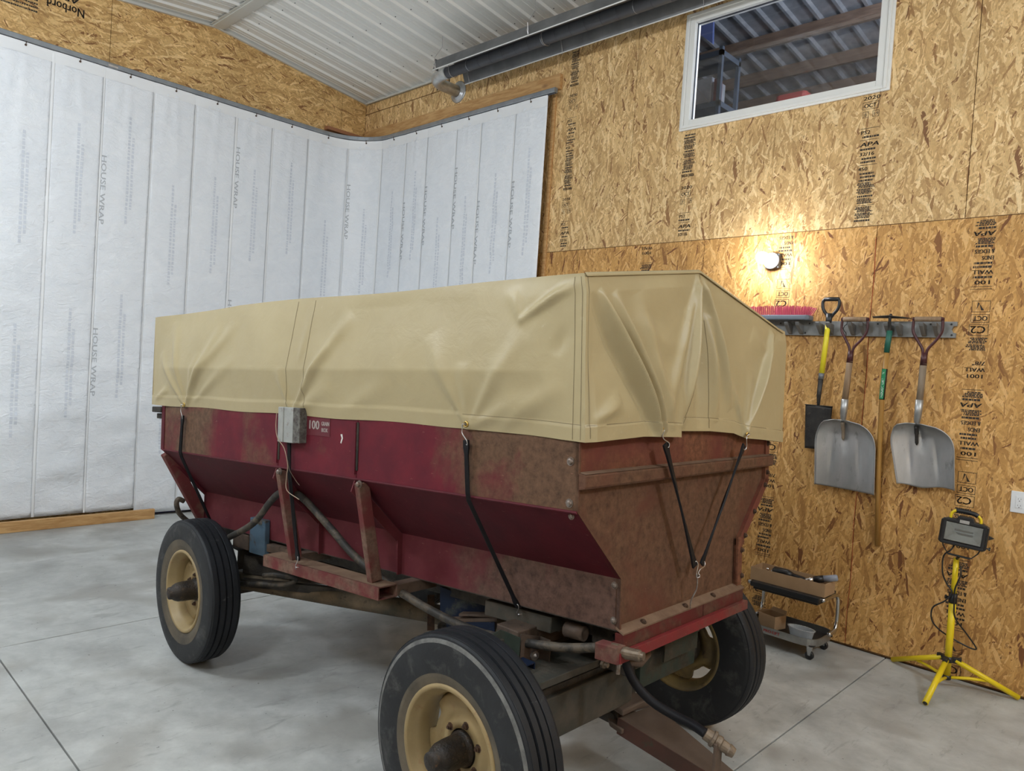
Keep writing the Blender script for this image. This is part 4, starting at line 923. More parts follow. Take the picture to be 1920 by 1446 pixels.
cur = thing('curtain', (3.0, 7.2, 0), 'tall white house-wrap curtain hung in long strips round the corner of the shop', 'curtain')
tapes = MB()
for k in range(len(seams)-1):
    s0, s1 = seams[k], seams[k+1]
    zb = .09 if path((s0+s1)/2)[0].x < 2.7 and s0 < L1 else .03
    vis = s0 > s_of_x(.4)
    nz_ = 90 if vis else 20
    MB().grid(lambda a, b: cpt(s0+(s1-s0)*a, zb+(ZT_-zb)*b, k), 16 if vis else 6, nz_).obj('curtain_strip', M['wrap'], cur, smooth=True, solid=.002)
    # top hem band
    MB().grid(lambda a, b: cpt(s0+(s1-s0)*a, ZT_-.095+.095*b, k, .0035+.004*(b > .93)), 12, 6).obj('top_hem', M['wrap_tape'], cur, smooth=True)
    q, n_ = path(s0)
    hw = (.006, .003, .004, .010)[k % 4]
    MB().grid(lambda a, b: cpt(s0+.0005+(a-.5)*2*hw if (a > .5) else s0+.0005+(a-.5)*2*hw, zb+(ZT_-zb)*b, k, .0035+.002*math.sin(PI*a)), 2, 60).obj('seam_tape', M['wrap_tape'], cur, smooth=True)
    if vis: MB().tube([cpt(s0+hw+.002, z, k, .003) for z in R_(zb, ZT_-.1, 60)], .0009, 4).obj('seam_stitch', M['wrap_thread'], cur)  # thin grey thread line beside each seam tape
    # hanging hook between seams and at strip middle
    sm = (s0+s1)/2; q, n_ = path(sm); p = cpt(sm, ZT_-.022, k, .004)
    hkm = MB().lathe(p, n_, [(0, .009), (.003, .009), (.004, .004), (.006, .0004)], 10).tube([p+n_*.006, p+n_*.012+Vector((0, 0, .02)), p+Vector((0, 0, .045))+n_*.004, p+Vector((0, 0, .075))-n_*.01], .0028, 6)
    hkm.obj('curtain_hook', M['bolt_dark'], cur)
# printing on the wrap
pg, pp = MB(), MB()
def vert_text(mb, txt, s, ztop, h, length, k, mir=False):
    fn = lambda a, b: cpt(s+(b if not mir else -b), ztop-a, k, .0028 if not mir else .0032)
    put_text(mb, txt, fn, 0, 0, width=length, h=h, bold=.003)
for i, k in enumerate(range(len(seams)-1)):
    s0, s1 = seams[k], seams[k+1]
    if s0 < s_of_x(.2): continue
    z = ZT_-.35-(i*37 % 50)/100
    if i % 3 == 1 or s0 > L1+L2:
        while z > .8:
            vert_text(pg, 'HOUSE WRAP', s0+.010, z, .040, .62, k); z -= 1.55
    z = ZT_-.30-(i*53 % 70)/100
    while z > .9:
        for q, (dx, l_) in enumerate(((.52, .95), (.60, .66))):
            s_ = s0+(s1-s0)*dx; zz = z-q*.18
            while zz > z-l_-q*.18 and zz > .3:
                dl = random.uniform(.012, .035); fn = lambda a, b: cpt(s_+b, zz-a, k, .003)
                pp.add([fn(0, 0), fn(dl, 0), fn(dl, .020), fn(0, .020)], [(0, 1, 2, 3)]); zz -= dl+random.uniform(.006, .014)
        z -= 1.62
o = pg.obj('printed_words', M['print_grey'], cur); o['kind'] = 'stuff'; o = pp.obj('printed_marks', M['print_pale'], cur); o['kind'] = 'stuff'
# track tube on its brackets
trk = thing('curtain_track', (3.2, 7.3, 4.1), 'grey steel track bent round the corner above the white curtain', 'curtain track')
tp = [path(s)[0]+Vector((0, 0, 4.115)) for s in R_(0, L1, 12)]+[path(L1+L2*i/14)[0]+Vector((0, 0, 4.115)) for i in range(1, 15)]+[path(s)[0]+Vector((0, 0, 4.115)) for s in R_(L1+L2+.1, s_of_y(4.36), 8)]
mb = MB(); vs = []
for i, p in enumerate(tp):
    d = (tp[min(i+1, len(tp)-1)]-tp[max(i-1, 0)]).normalized(); n_ = Vector((d.y, -d.x, 0))
    for a, b in ((-.018, -.022), (.018, -.022), (.021, -.016), (.021, .016), (.016, .022), (-.016, .022), (-.021, .016), (-.021, -.016)): vs.append(p+n_*a+Vector((0, 0, b)))
fs = [(i*8+j, i*8+(j+1) % 8, (i+1)*8+(j+1) % 8, (i+1)*8+j) for i in range(len(tp)-1) for j in range(8)]+[tuple(range(8))[::-1], tuple(range((len(tp)-1)*8, len(tp)*8))]
mb.add(vs, fs).obj('rail', M['track'], trk)
mb = MB(); vs = [p+Vector((0, 0, -.0255)) for p in tp]; mb.tube(vs, .006, 6).obj('track_slot', M['gasket'], trk)
for x in (1.02, 1.95, 2.9, 3.9): MB().box((x, 7.32, 4.135), (x+.03, YG-.001, 4.145)).box((x, YG-.006, 4.10), (x+.03, YG-.001, 4.17)).obj('bracket', M['galv'], trk)
MB().tube([(2.13, CYG, 4.115), (2.21, CYG, 4.115)], .0275, 12).obj('splice_sleeve', M['galv'], trk)
# boards that carry the track
b1 = MB().box((XW-.040, 4.372, 4.150), (XW-.001, 7.38, 4.285)).obj('mounting_board', M['lumber_y'], bevel=.003); tag(b1, 'long pine board screwed to the wall above the curtain track', 'board')
b2 = MB().box((4.40, YG-.075, 4.182), (4.895, YG-.003, 4.222)).obj('corner_block', M['lumber_red'], bevel=.003); tag(b2, 'short reddish pine block in the corner above the track', 'board')
b3 = MB().box((XW-.022, 4.425, .02), (XW-.001, 4.462, 4.10)).obj('edge_lath', M['lumber_y'], bevel=.002); tag(b3, 'narrow upright wooden strip along the end of the white curtain', 'board')
b4 = MB().box((-1.2, 7.16, .001), (2.682, 7.20, .092)).obj('floor_plank', M['lumber_x'], bevel=.003); tag(b4, 'long pine plank on edge on the floor holding the curtain foot', 'board')
b5 = MB().box((2.60, YG-.06, .001), (3.55, YG-.02, .035)).obj('blue_strip', M['blue_edge']); tag(b5, 'dark blue strip on the floor under the curtain foot', 'strip')

# ================================================================== THINGS ON AND AT THE RIGHT WALL
M['black'] = mat('black_plastic', (.012, .013, .015), .4)
M['yellow'] = mat('yellow_paint', (.80, .60, .012), .4)
M['yellow_spade'] = mat('yellow_grip', (.82, .70, .03), .45)
M['grey_plastic'] = mottled('grey_plastic', (.20, .205, .20), (.25, .255, .25), .5, 0, 20, 3, bump=.02)
M['prong_grey'] = mat('prong_grey', (.17, .172, .17), .55)
M['alu'] = mottled('worn_aluminium', (.52, .52, .52), (.38, .39, .39), .42, .78, 6, 6, bump=.12, stretch=(1, 1, .35), c3=(.30, .30, .29))
M['ash'] = mottled('weathered_ash', (.30, .20, .115), (.22, .145, .085), .65, 0, 9, 5, bump=.12, stretch=(6, 6, .6))
M['ash_grey'] = mottled('grey_ash', (.19, .145, .10), (.26, .20, .14), .7, 0, 9, 5, bump=.12, stretch=(6, 6, .6))
M['varnish'] = mottled('varnished_handle', (.42, .23, .06), (.34, .17, .04), .35, 0, 9, 4, bump=.04, stretch=(6, 6, .6))
M['purple_steel'] = mottled('maroon_steel', (.085, .022, .025), (.055, .018, .02), .4, .2, 20, 4, bump=.1, c3=(.04, .03, .028))
M['spade_steel'] = mottled('black_spade_steel', (.022, .021, .02), (.05, .045, .04), .5, .4, 9, 6, bump=.25, c3=(.09, .065, .045))
M['spade_grey'] = mat('grey_collar', (.16, .17, .18), .4, .3)
M['green_grip'] = mat('green_grip', (.012, .11, .075), .5)
M['label_black'] = mat('label_black', (.01, .012, .012), .4)
M['label_green'] = mat('label_green', (.02, .24, .10), .4)
M['label_white'] = mat('label_white', (.75, .8, .76), .5)
M['pink'] = mat('red_bristle', (.58, .10, .16), .5)
M['brush_block'] = mat('blue_grey_block', (.13, .16, .20), .35)
M['chrome'] = mat('chrome', (.55, .56, .57), .22, 1)
M['chrome_d'] = mottled('satin_chrome', (.40, .41, .41), (.30, .31, .31), .35, .9, 14, 3, bump=.03)
M['card'] = mottled('cardboard', (.40, .26, .145), (.36, .23, .125), .8, 0, 10, 4, bump=.05)
M['card_in'] = mottled('cardboard_inside', (.34, .23, .135), (.30, .20, .115), .8, 0, 10, 4, bump=.05)
M['clear'] = mat('clear_plastic', (.75, .80, .84), .25, 0, trans=.55)
M['tray'] = mat('black_tray', (.02, .02, .021), .6)
M['red_print'] = mat('red_print', (.55, .03, .03), .5)
M['torch_grey'] = mat('torch_grey', (.28, .30, .36), .35)
M['sil'] = mat('bright_metal', (.7, .7, .7), .25, 1)
M['white_plastic'] = mat('white_plastic', (.78, .80, .82), .35)
M['slot'] = mat('socket_slot', (.03, .03, .03), .6)
M['heater_dark'] = mottled('heater_tube', (.085, .092, .108), (.11, .118, .135), .6, .1, 5, 4, bump=.06)
M['reflector'] = mottled('reflector_sheet', (.13, .135, .14), (.20, .205, .21), .45, .5, 4, 3, bump=.02)
M['lip'] = mat('bright_lip', (.72, .73, .72), .35, .4)
M['foil'] = mottled('foil_duct', (.50, .52, .53), (.66, .68, .68), .3, .9, 18, 4, bump=.6, bdist=.006)

# ---- lamp holder with lit bulb
bz, by = 2.511, 2.291
lh_ = thing('wall_lamp', (XW, by, bz), 'lit white bulb in a round porcelain holder on the board wall', 'lamp')
MB().box((XW-.036, by-.050, bz-.050), (XW-.001, by+.050, bz+.050)).obj('junction_box', mat('grey_box', (.13, .14, .15), .5, .3), lh_, bevel=.004)
MB().lathe((XW-.04, by, bz), (-1, 0, 0), [(0, .0003), (0, .056), (.006, .058), (.012, .055), (.020, .045), (.034, .030), (.048, .026), (.048, .0003)], 28).obj('lamp_holder', mat('lamp_base', (.30, .33, .36), .5), lh_, smooth=True)
bulb_m = mat('lit_bulb', (1, 1, 1), .4, emit=((.97, .98, 1.0), BULB))
MB().lathe((XW-.088, by, bz), (-1, 0, 0), [(-.01, .015), (.014, .018), (.045, .030), (.080, .039), (.108, .040), (.132, .031), (.146, .016), (.150, .0003)], 24).obj('bulb', bulb_m, lh_, smooth=True)

# ---- tool rack: two plates with upright prongs
def yz(mb, pts, x0, x1): return mb.prism([(x0, y, z) for y, z in pts], (x1-x0, 0, 0))
RZ0, RZ1, RX = 1.998, 2.094, XW-.024
for ya, yb, nm in ((1.76, 2.36, 'rack behind the broom and spade'), (1.132, 1.757, 'rack holding the two scoops and the hoe')):
    rk = thing('tool_rack', (XW, (ya+yb)/2, 2.05), 'grey plastic tool '+nm, 'tool rack', 'grey tool rack on the wall')
    if ya < 1.5: pts = [(ya, RZ1), (ya, RZ1-.026), (ya+.018, RZ1-.028), (ya+.026, RZ1-.048), (ya+.018, RZ1-.066), (ya+.003, RZ1-.068), (ya+.003, RZ0), (yb, RZ0), (yb, RZ0+.022), (yb+.012, RZ0+.030), (yb+.020, RZ0+.048), (yb+.012, RZ0+.066), (yb, RZ0+.074), (yb, RZ1)]
    else: pts = [(ya, RZ1), (ya, RZ0+.076), (ya+.013, RZ0+.068), (ya+.022, RZ0+.048), (ya+.013, RZ0+.028), (ya, RZ0+.02), (ya, RZ0), (yb, RZ0), (yb, RZ1)]
    yz(MB(), pts, RX, XW-.001).obj('back_plate', M['grey_plastic'], rk, bevel=.002)
    prs = (2.125, 2.049, 1.914, 1.849) if ya > 1.7 else (1.712, 1.644, 1.497, 1.433, 1.300, 1.229)
    for y in prs:
        o = .0
        mb = MB().prism([(RX, y-.013, RZ0+.004), (RX-.020, y-.013, RZ0+.012), (RX-.085, y-.013, RZ0+.062), (RX-.095, y-.013, RZ0+.078), (RX-.088, y-.013, RZ0+.086), (RX-.070, y-.013, RZ0+.080), (RX, y-.013, RZ0+.072)], (0, .026, 0)); mb.obj('prong', M['prong_grey'], rk, bevel=.004)
    for y in ((1.27, 1.57, 1.16) if ya < 1.5 else (1.79, 2.0, 2.2)):
        for z in (RZ1-.016,): MB().lathe((RX, y, z), (-1, 0, 0), [(0, .006), (.003, .005), (.003, .0003)], 10).obj('rack_screw', M['slot'], rk)
    MB().lathe((RX, prs[0]-.10 if ya > 1.7 else 1.155, RZ0+.016), (-1, 0, 0), [(0, .006), (.003, .005), (.003, .0003)], 10).obj('rack_screw', M['slot'], rk)

# ---- push broom head upside down on the rack
bm = thing('broom_head', (XW-.09, 2.16, 2.11), 'push broom head with pink-red bristles pointing up on the rack', 'broom')
MB().prism([(XW-.135, 1.985, 2.092), (XW-.135, 2.40, 2.092), (XW-.03, 2.40, 2.092), (XW-.03, 1.985, 2.092), (XW-.045, 1.968, 2.092), (XW-.12, 1.968, 2.092)], (0, 0, .034)).obj('brush_block', M['brush_block'], bm, bevel=.008)
br = MB(); rr_ = random.Random(3)
for i in range(30):
    for j in range(4):
        y = 1.985+.0142*i; x = XW-.120+.026*j; fl_ = max(0, (2.06-y)/.08); b_ = Vector((x, y, 2.124))
        t_ = Vector((x+(j-2.5)*.004+rr_.uniform(-.003, .003), y-.040*fl_*min(1, fl_)-.0+rr_.uniform(-.004, .004), 2.186-.008*fl_+rr_.uniform(-.005, .004)))
        br.tube([b_, t_], [.0028, .0042], 5)
o = br.obj('bristles', M['pink'], bm); o['kind'] = 'stuff'

# ---- black square spade
def TX(y, z, x=XW-.075): return Vector((x, y, z))
sp = thing('spade', (XW-.07, 1.88, 1.25), 'square black garden spade with yellow shaft and black D-handle', 'spade')
g_ = [TX(1.862, 2.095), TX(1.868, 2.125), TX(1.895, 2.165), TX(1.903, 2.205), TX(1.895, 2.228), TX(1.870, 2.236), TX(1.835, 2.236), TX(1.805, 2.230), TX(1.796, 2.205), TX(1.806, 2.165), TX(1.838, 2.125), TX(1.852, 2.095)]
MB().tube(smooth_path(g_, 5), .0105, 10).tube([TX(1.857, 2.05), TX(1.855, 2.14)], [.017, .022], 12).tube([TX(1.893, 2.232), TX(1.80, 2.232)], .0135, 10).obj('d_handle', M['black'], sp, smooth=True)
MB().tube([TX(1.858, 2.07), TX(1.866, 1.92), TX(1.876, 1.745)], .0165, 14).obj('shaft', M['yellow_spade'], sp, smooth=True)
MB().tube([TX(1.876, 1.748), TX(1.8785, 1.708)], .0178, 14).obj('collar', M['spade_grey'], sp, smooth=True)
MB().tube([TX(1.8785, 1.71), TX(1.885, 1.60, XW-.070), TX(1.888, 1.56, XW-.060), TX(1.888, 1.51, XW-.055)], [.0165, .014, .011, .006], 12).obj('socket', M['spade_steel'], sp, smooth=True)
def sheetfn(outline, ny, nz_, xf, th=.003):
    """blade between left/right outline functions of t (0 top, 1 bottom)"""
    mb = MB(); mb.grid(lambda a, b: (lambda L, R, zL, zR: Vector((xf(a, b), L+(R-L)*a, zL+(zR-zL)*a)))(*outline(b)), ny, nz_); return mb
def sp_out(t): return (1.975-.016*t, 1.798+.012*t, 1.536-.292*t, 1.532-.282*t)
sheetfn(sp_out, 14, 16, lambda a, b: XW-.052-.012*math.sin(PI*a)*(1-.4*b)-.006*math.exp(-((a-.5)/.1)**2)*(1-b)).obj('blade', M['spade_steel'], sp, smooth=True, solid=.003)
for s, (a, b) in ((1, (1.975, 1.897)), (-1, (1.878, 1.798))): MB().box((XW-.068, b, 1.531), (XW-.048, a, 1.537)).obj('foot_tread', M['spade_steel'], sp, bevel=.002)

# ---- two scoop shovels
def scoop(yc, ztop, label, lean, blade, woods, grey):
    s = thing('scoop_shovel', (XW-.08, yc, 1.1), label, 'shovel', 'aluminium scoop shovels on the wall')
    X = XW-.115; hy = yc
    MB().tube([(X, hy-.070, ztop), (X, hy+.070, ztop)], .0155, 14).obj('grip', M[woods], s, smooth=True, bevel=0)
    for sg_ in (-1, 1):
        MB().tube(smooth_path([(X, hy+sg_*.074, ztop+.010), (X, hy+sg_*.078, ztop-.02), (X, hy+sg_*.076, ztop-.075), (X, hy+sg_*.050, ztop-.125), (X, hy+sg_*.016+lean*.3, ztop-.175), (X, hy+sg_*.009+lean*.4, ztop-.215), (X, hy+sg_*.009+lean*.45, ztop-.265)], 5), .0085, 8).obj('yoke_arm', M['purple_steel'], s, smooth=True)
        MB().lathe((X, hy+sg_*.072, ztop), (0, sg_, 0), [(-.004, .012), (.010, .012), (.013, .007), (.013, .0003)], 10).obj('grip_bolt', M['purple_steel'], s)
    y1 = hy+lean
    MB().tube([(X, hy+lean*.4, ztop-.20), (X, hy+lean*.5, ztop-.275)], [.017, .0195], 14).obj('ferrule', M['purple_steel'], s, smooth=True)
    MB().tube([(X, hy+lean*.48, ztop-.265), (X+.004, hy+lean*.75, ztop-.40), (X+.006, y1, blade['sock']+.0)], .0192, 14).obj('shaft', M['ash_grey' if grey else 'ash'], s, smooth=True)
    zt = blade['zt']
    MB().tube([(X+.006, y1, blade['sock']+.005), (X+.010, y1+.003, zt+.055), (X+.030, y1+.010, zt+.015), (X+.048, y1+.012, zt-.02)], [.0225, .021, .018, .010], 16).obj('socket', M['alu'], s, smooth=True)
    L, R, zb, wav = blade['L'], blade['R'], blade['zb'], blade['wav']
    ym = (L+R)/2; sl = blade['slope']; cy0 = y1+.012
    def of(t):
        k = min(1, t/.42); e = (1-(1-k)**2.4)**(1/2.1)
        l_ = cy0+.045+(L-cy0-.045)*e+blade['dl']*t; r_ = cy0-.045+(R-cy0+.045)*e+blade['dr']*t
        z_ = zt-(zt-zb)*t
        return (l_, r_, z_+sl*.5*t-.0, z_-sl*.5*t-.0)
    def xf(a, b):
        rim = .050*(abs(2*a-1)**3)*(1-.45*b)+.045*max(0, 1-b/.22)**2
        rib = sum(.010*math.exp(-((a-c-(c-.5)*.25*b)/.035)**2)*math.exp(-((b-.55)/.25)**2) for c in (.28, .68))
        crease = .022*math.exp(-((a-.47)/.05)**2)*max(0, 1-b/.5)
        return XW-.050-rim+rib*.8+crease*.6
    mb = MB()
    def pt(a, b):
        l_, r_, zl, zr = of(b); p = Vector((xf(a, b), l_+(r_-l_)*a, zl+(zr-zl)*a))
        if b > .9: p.z += wav*(b-.9)*10*(math.sin(a*9+1)*.5+.6*max(0, a-.75)*4*.5)
        return p
    mb.grid(pt, 40, 40).obj('blade', M['alu'], s, smooth=True, solid=.002)
    edge = [pt(0, i/30) for i in range(30, -1, -1)]+[pt(a/10, 0) for a in range(1, 10)]+[pt(1, i/30) for i in range(31)]
    MB().tube([p+Vector((-.002, 0, 0)) for p in edge], .0032, 6).obj('rolled_edge', M['alu'], s, smooth=True)
    MB().tube(smooth_path([(XW-.085, cy0, zt-.015), (XW-.072, cy0-.002, zt-.07), (XW-.062, cy0-.003, zt-.13)], 4), [.013]*4+[.010]*4+[.003], 10).obj('crease_spine', M['ash_grey'] if not grey else M['spade_steel'], s, smooth=True)
    return s
scoop(1.678, 2.098, 'clean straight-edged aluminium scoop shovel overlapping the black spade', .026, dict(sock=1.585, zt=1.455, L=1.885, R=1.510, zb=1.012, wav=0, slope=.012, dl=-.02, dr=-.012), 'ash', False)
scoop(1.262, 2.100, 'battered aluminium scoop shovel with torn wavy edge, right of the hoe', .014, dict(sock=1.615, zt=1.475, L=1.445, R=1.085, zb=1.100, wav=.014, slope=-.012, dl=-.075, dr=-.02), 'ash', True)

# ---- hoe hanging blade-up
ho = thing('hoe', (XW-.07, 1.47, .7), 'long hoe with green grip band and green-and-black label', 'hoe')
hx = XW-.10
MB().prism([(hx-.02, 1.575, 2.112), (hx-.035, 1.48, 2.118), (hx-.02, 1.385, 2.108), (XW-.045, 1.37, 2.108), (XW-.045, 1.59, 2.112)], (0, 0, .004)).obj('hoe_blade', M['spade_steel'], ho)
MB().tube(smooth_path([(hx+.01, 1.475, 2.120), (hx-.012, 1.472, 2.125), (hx-.014, 1.474, 2.09), (hx, 1.474, 2.045), (hx, 1.475, 2.02)], 4), .0085, 8).obj('neck', M['spade_steel'], ho, smooth=True)
MB().tube([(hx, 1.4745, 2.030), (hx, 1.482, 1.895)], .0168, 14).obj('green_grip', M['green_grip'], ho, smooth=True)
MB().tube([(hx, 1.481, 1.90), (hx+.012, 1.492, 1.60), (XW-.045, 1.49, 1.1), (XW-.020, 1.472, .69)], [.0150, .0152, .0158, .0162], 14).obj('handle', M['varnish'], ho, smooth=True)
q0, q1 = Vector((hx+.0035, 1.4855, 1.795)), Vector((hx+.012, 1.492, 1.605))
lb = MB().tube([q0, q1], .0164, 16).obj('label', M['label_black'], ho, smooth=True)
dv = (q1-q0)
def lf(a, b, r_=.0170):   # wraps round the handle; a runs down, b sideways
    th = b/.0166; c = q0+dv.normalized()*a; return c+Vector((-math.cos(th)*r_, math.sin(th)*r_, 0))
tx = MB(); tx.grid(lambda a, b: lf(.002+.185*a, -.012+.030*b, .0167), 8, 6); tx.obj('green_field', M['label_green'], lb)
tx = MB(); put_text(tx, 'TRU TOUGH', lambda a, b: lf(a, b), .058, -.006, width=.118, h=.013, bold=.0008); put_text(tx, '12"', lambda a, b: lf(a, b), .012, -.004, width=.022, h=.010, bold=.0006); tx.obj('lettering', M['label_white'], lb)
MB().add([lf(.046, -.012), lf(.048, -.012), lf(.048, .012), lf(.046, .012)], [(0, 1, 2, 3)]).obj('label_rule', M['label_white'], lb)

# ---- outlet
ot = thing('wall_outlet', (XW, .760, 1.086), 'white double wall socket on the board wall at the right edge', 'socket')
MB().box((XW-.006, .716, 1.026), (XW-.0008, .800, 1.146)).obj('cover_plate', M['white_plastic'], ot, bevel=.0025)
MB().box((XW-.009, .741, 1.052), (XW-.005, .776, 1.120)).obj('socket_insert', M['white_plastic'], ot, bevel=.0015)
for z in (1.104, 1.068):
    for dy, w_, h_ in ((.0065, .0016, .008), (-.0065, .0016, .007)): MB().box((XW-.0095, .7585+dy-w_/2, z-h_/2), (XW-.0088, .7585+dy+w_/2, z+h_/2)).obj('slot', M['slot'], ot)
    MB().lathe((XW-.0088, .7585, z-.011), (-1, 0, 0), [(0, .0026), (.0008, .0026), (.0008, .0002)], 8).obj('slot', M['slot'], ot)

# ---- tube heater under the ceiling
hx_, hz_ = 4.555, 4.445
ht = thing('tube_heater', (hx_, 3.0, hz_), 'long dark radiant tube heater under its steel hood below the ceiling', 'heater')
prof = [(-.205, -.055), (-.212, -.062), (-.205, -.066), (-.165, .035), (-.085, .085), (.085, .085), (.165, .035), (.205, -.066), (.212, -.062), (.205, -.055), (.170, .042), (.088, .091), (-.088, .091), (-.170, .042)]
ya, yb = -3.4, 5.50
def hood(y0, y1): 
    mb = MB(); n = len(prof); rot = .0
    vs = [(hx_+x, y, hz_+z) for y in (y0, y1) for x, z in prof]; mb.add(vs, [(i, (i+1) % n, n+(i+1) % n, n+i) for i in range(n)]); return mb
hood(ya, yb-.015).obj('hood', M['reflector'], ht)
for s in (-1, 1): MB().tube([(hx_+s*.207, ya, hz_-.062), (hx_+s*.207, yb-.015, hz_-.062)], .0055, 8).obj('hood_lip', M['lip'], ht)
MB().tube([(hx_, ya, hz_-.012), (hx_, yb+.02, hz_-.012)], .052, 24).obj('heater_tube', M['heater_dark'], ht, smooth=True)
for k in range(40):
    y = yb-.3-k*.155
    MB().tube([(hx_, y, hz_-.012), (hx_, y+.004, hz_-.012)], .0533, 20).obj('tube_band', M['heater_dark'] if k % 6 else M['galv'], ht, smooth=False)
for y in (yb-.07, yb-1.25, yb-2.6, yb-4.0, yb-5.4):
    MB().tube(smooth_path([(hx_-.05, y, hz_+.09), (hx_-.06, y, hz_-.01), (hx_-.04, y, hz_-.058), (hx_, y, hz_-.070), (hx_+.04, y, hz_-.058), (hx_+.06, y, hz_-.01), (hx_+.05, y, hz_+.09)], 4), .0028, 6).obj('hanger_loop', M['wire'], ht, smooth=True)
    for s in (-1, 1): MB().tube([(hx_+s*.14, y-.03, hz_+.06), (hx_+s*.19, y-.02, hz_-.05), (hx_+s*.215, y, hz_-.075), (hx_+s*.24, y+.0, hz_-.03), (hx_+s*.20, y+.02, hz_+.02)], .0025, 6).obj('hood_clip', M['wire'], ht, smooth=True)
    MB().tube([(hx_-.21, y+.01, hz_-.06), (hx_-.235, y, hz_+.03), (hx_-.15, y, hz_+.16), (hx_-.16, y, ceil_z(hx_-.16)-.001)], .0022, 6).obj('hanger_wire', M['wire'], ht)
MB().tube(smooth_path([(hx_, yb+.01, hz_-.012), (hx_, yb+.09, hz_-.014), (hx_+.03, yb+.20, hz_-.02), (hx_+.12, yb+.27, hz_-.02), (hx_+.25, yb+.28, hz_-.02), (XW-.01, yb+.28, hz_-.02)], 5), .058, 20).obj('flue_duct', M['foil'], ht, smooth=True)
MB().lathe((XW-.002, yb+.28, hz_-.02), (-1, 0, 0), [(0, .11), (.006, .11), (.008, .10), (.014, .07), (.03, .062), (.03, .06)], 30).obj('wall_collar', M['galv'], ht, smooth=True)
MB().box((hx_-.19, yb-.02, hz_-.05), (hx_-.14, yb-.012, hz_+.05)).obj('hood_end', M['reflector'], ht)

# ---- rolling stool with boxes of tools
CXa, CXb, CYa, CYb = 4.47, 4.80, 1.64, 2.10
ct = thing('shop_stool', (4.62, 1.87, 0), 'low chrome rolling mechanic stool with a black seat used as a shelf', 'stool')
loop = lambda z, r_: smooth_path([(CXa, CYb-.06, z), (CXa, 1.87, z), (CXa, CYa+.08, z), (CXa+.03, CYa+.02, z), (CXa+.09, CYa, z), (4.635, CYa, z), (CXb-.09, CYa, z), (CXb-.03, CYa+.02, z), (CXb, CYa+.08, z), (CXb, 1.87, z), (CXb, CYb-.06, z), (CXb-.03, CYb-.01, z), (CXb-.09, CYb+.01, z), (4.635, CYb+.01, z), (CXa+.09, CYb+.01, z), (CXa+.03, CYb-.01, z), (CXa, CYb-.06, z)], 3)
vs = []; lp_ = loop(.105, 0)[:-1]
for p in lp_:
    for dz, k in ((-.022, 1), (.022, 1), (.022, .965), (-.022, .965)):
        c = Vector((4.635, 1.87, 0)); q = Vector((c.x+(p.x-c.x)*k, c.y+(p.y-c.y)*k, p.z+dz)); vs.append(q)
n = len(lp_); MB().add(vs, [(i*4+j, i*4+(j+1) % 4, ((i+1) % n)*4+(j+1) % 4, ((i+1) % n)*4+j) for i in range(n) for j in range(4)]).obj('tray_rim', M['chrome_d'], ct, smooth=False)
MB().box((CXa+.012, CYa+.012, .085), (CXb-.012, CYb, .090)).obj('tray_floor', M['tray'], ct)
for y0, sg_ in ((CYa, 1), (CYb+.005, -1)):
    for x in (4.775,):
        MB().tube(smooth_path([(x-.10, y0, .125), (x-.03, y0-.008*sg_, .14), (x, y0-.010*sg_, .19), (x, y0-.010*sg_, .30), (x-.005, y0-.006*sg_, .345), (x-.05, y0, .362), (x-.24, y0+.002, .365)], 5), .0125, 10).obj('frame_tube', M['chrome'], ct, smooth=True)
MB().box((CXa+.02, CYa+.005, .352), (CXb-.03, CYb-.015, .385)).obj('seat', M['black'], ct, bevel=.006)
MB().box((CXa+.04, CYa+.02, .335), (CXb-.06, CYb-.03, .352)).obj('seat_frame', M['tray'], ct)
tf = lambda a, b: Vector((CXa-.0015, 1.965-a, .096+b)); tx = MB(); put_text(tx, 'PRO-LIFT', tf, 0, 0, width=.105, h=.018, bold=.0012); tx.obj('lettering', M['red_print'], ct)
for x, y in ((CXa+.03, CYa+.03), (CXb-.05, CYa+.04), (CXa+.03, CYb-.05), (CXb-.05, CYb-.05)):
    cs = MB().prism([(x-.012, y-.006, .082), (x-.012, y+.03, .082), (x-.012, y+.018, .026), (x-.012, y+.002, .026)], (.024, 0, 0)).obj('caster_fork', M['chrome'], ct, bevel=.002)
    MB().lathe((x-.010, y+.010, .0265), (1, 0, 0), [(0, .0003), (0, .020), (.002, .026), (.018, .026), (.020, .020), (.020, .0003)], 20).obj('caster_wheel', M['black'], cs, smooth=True)
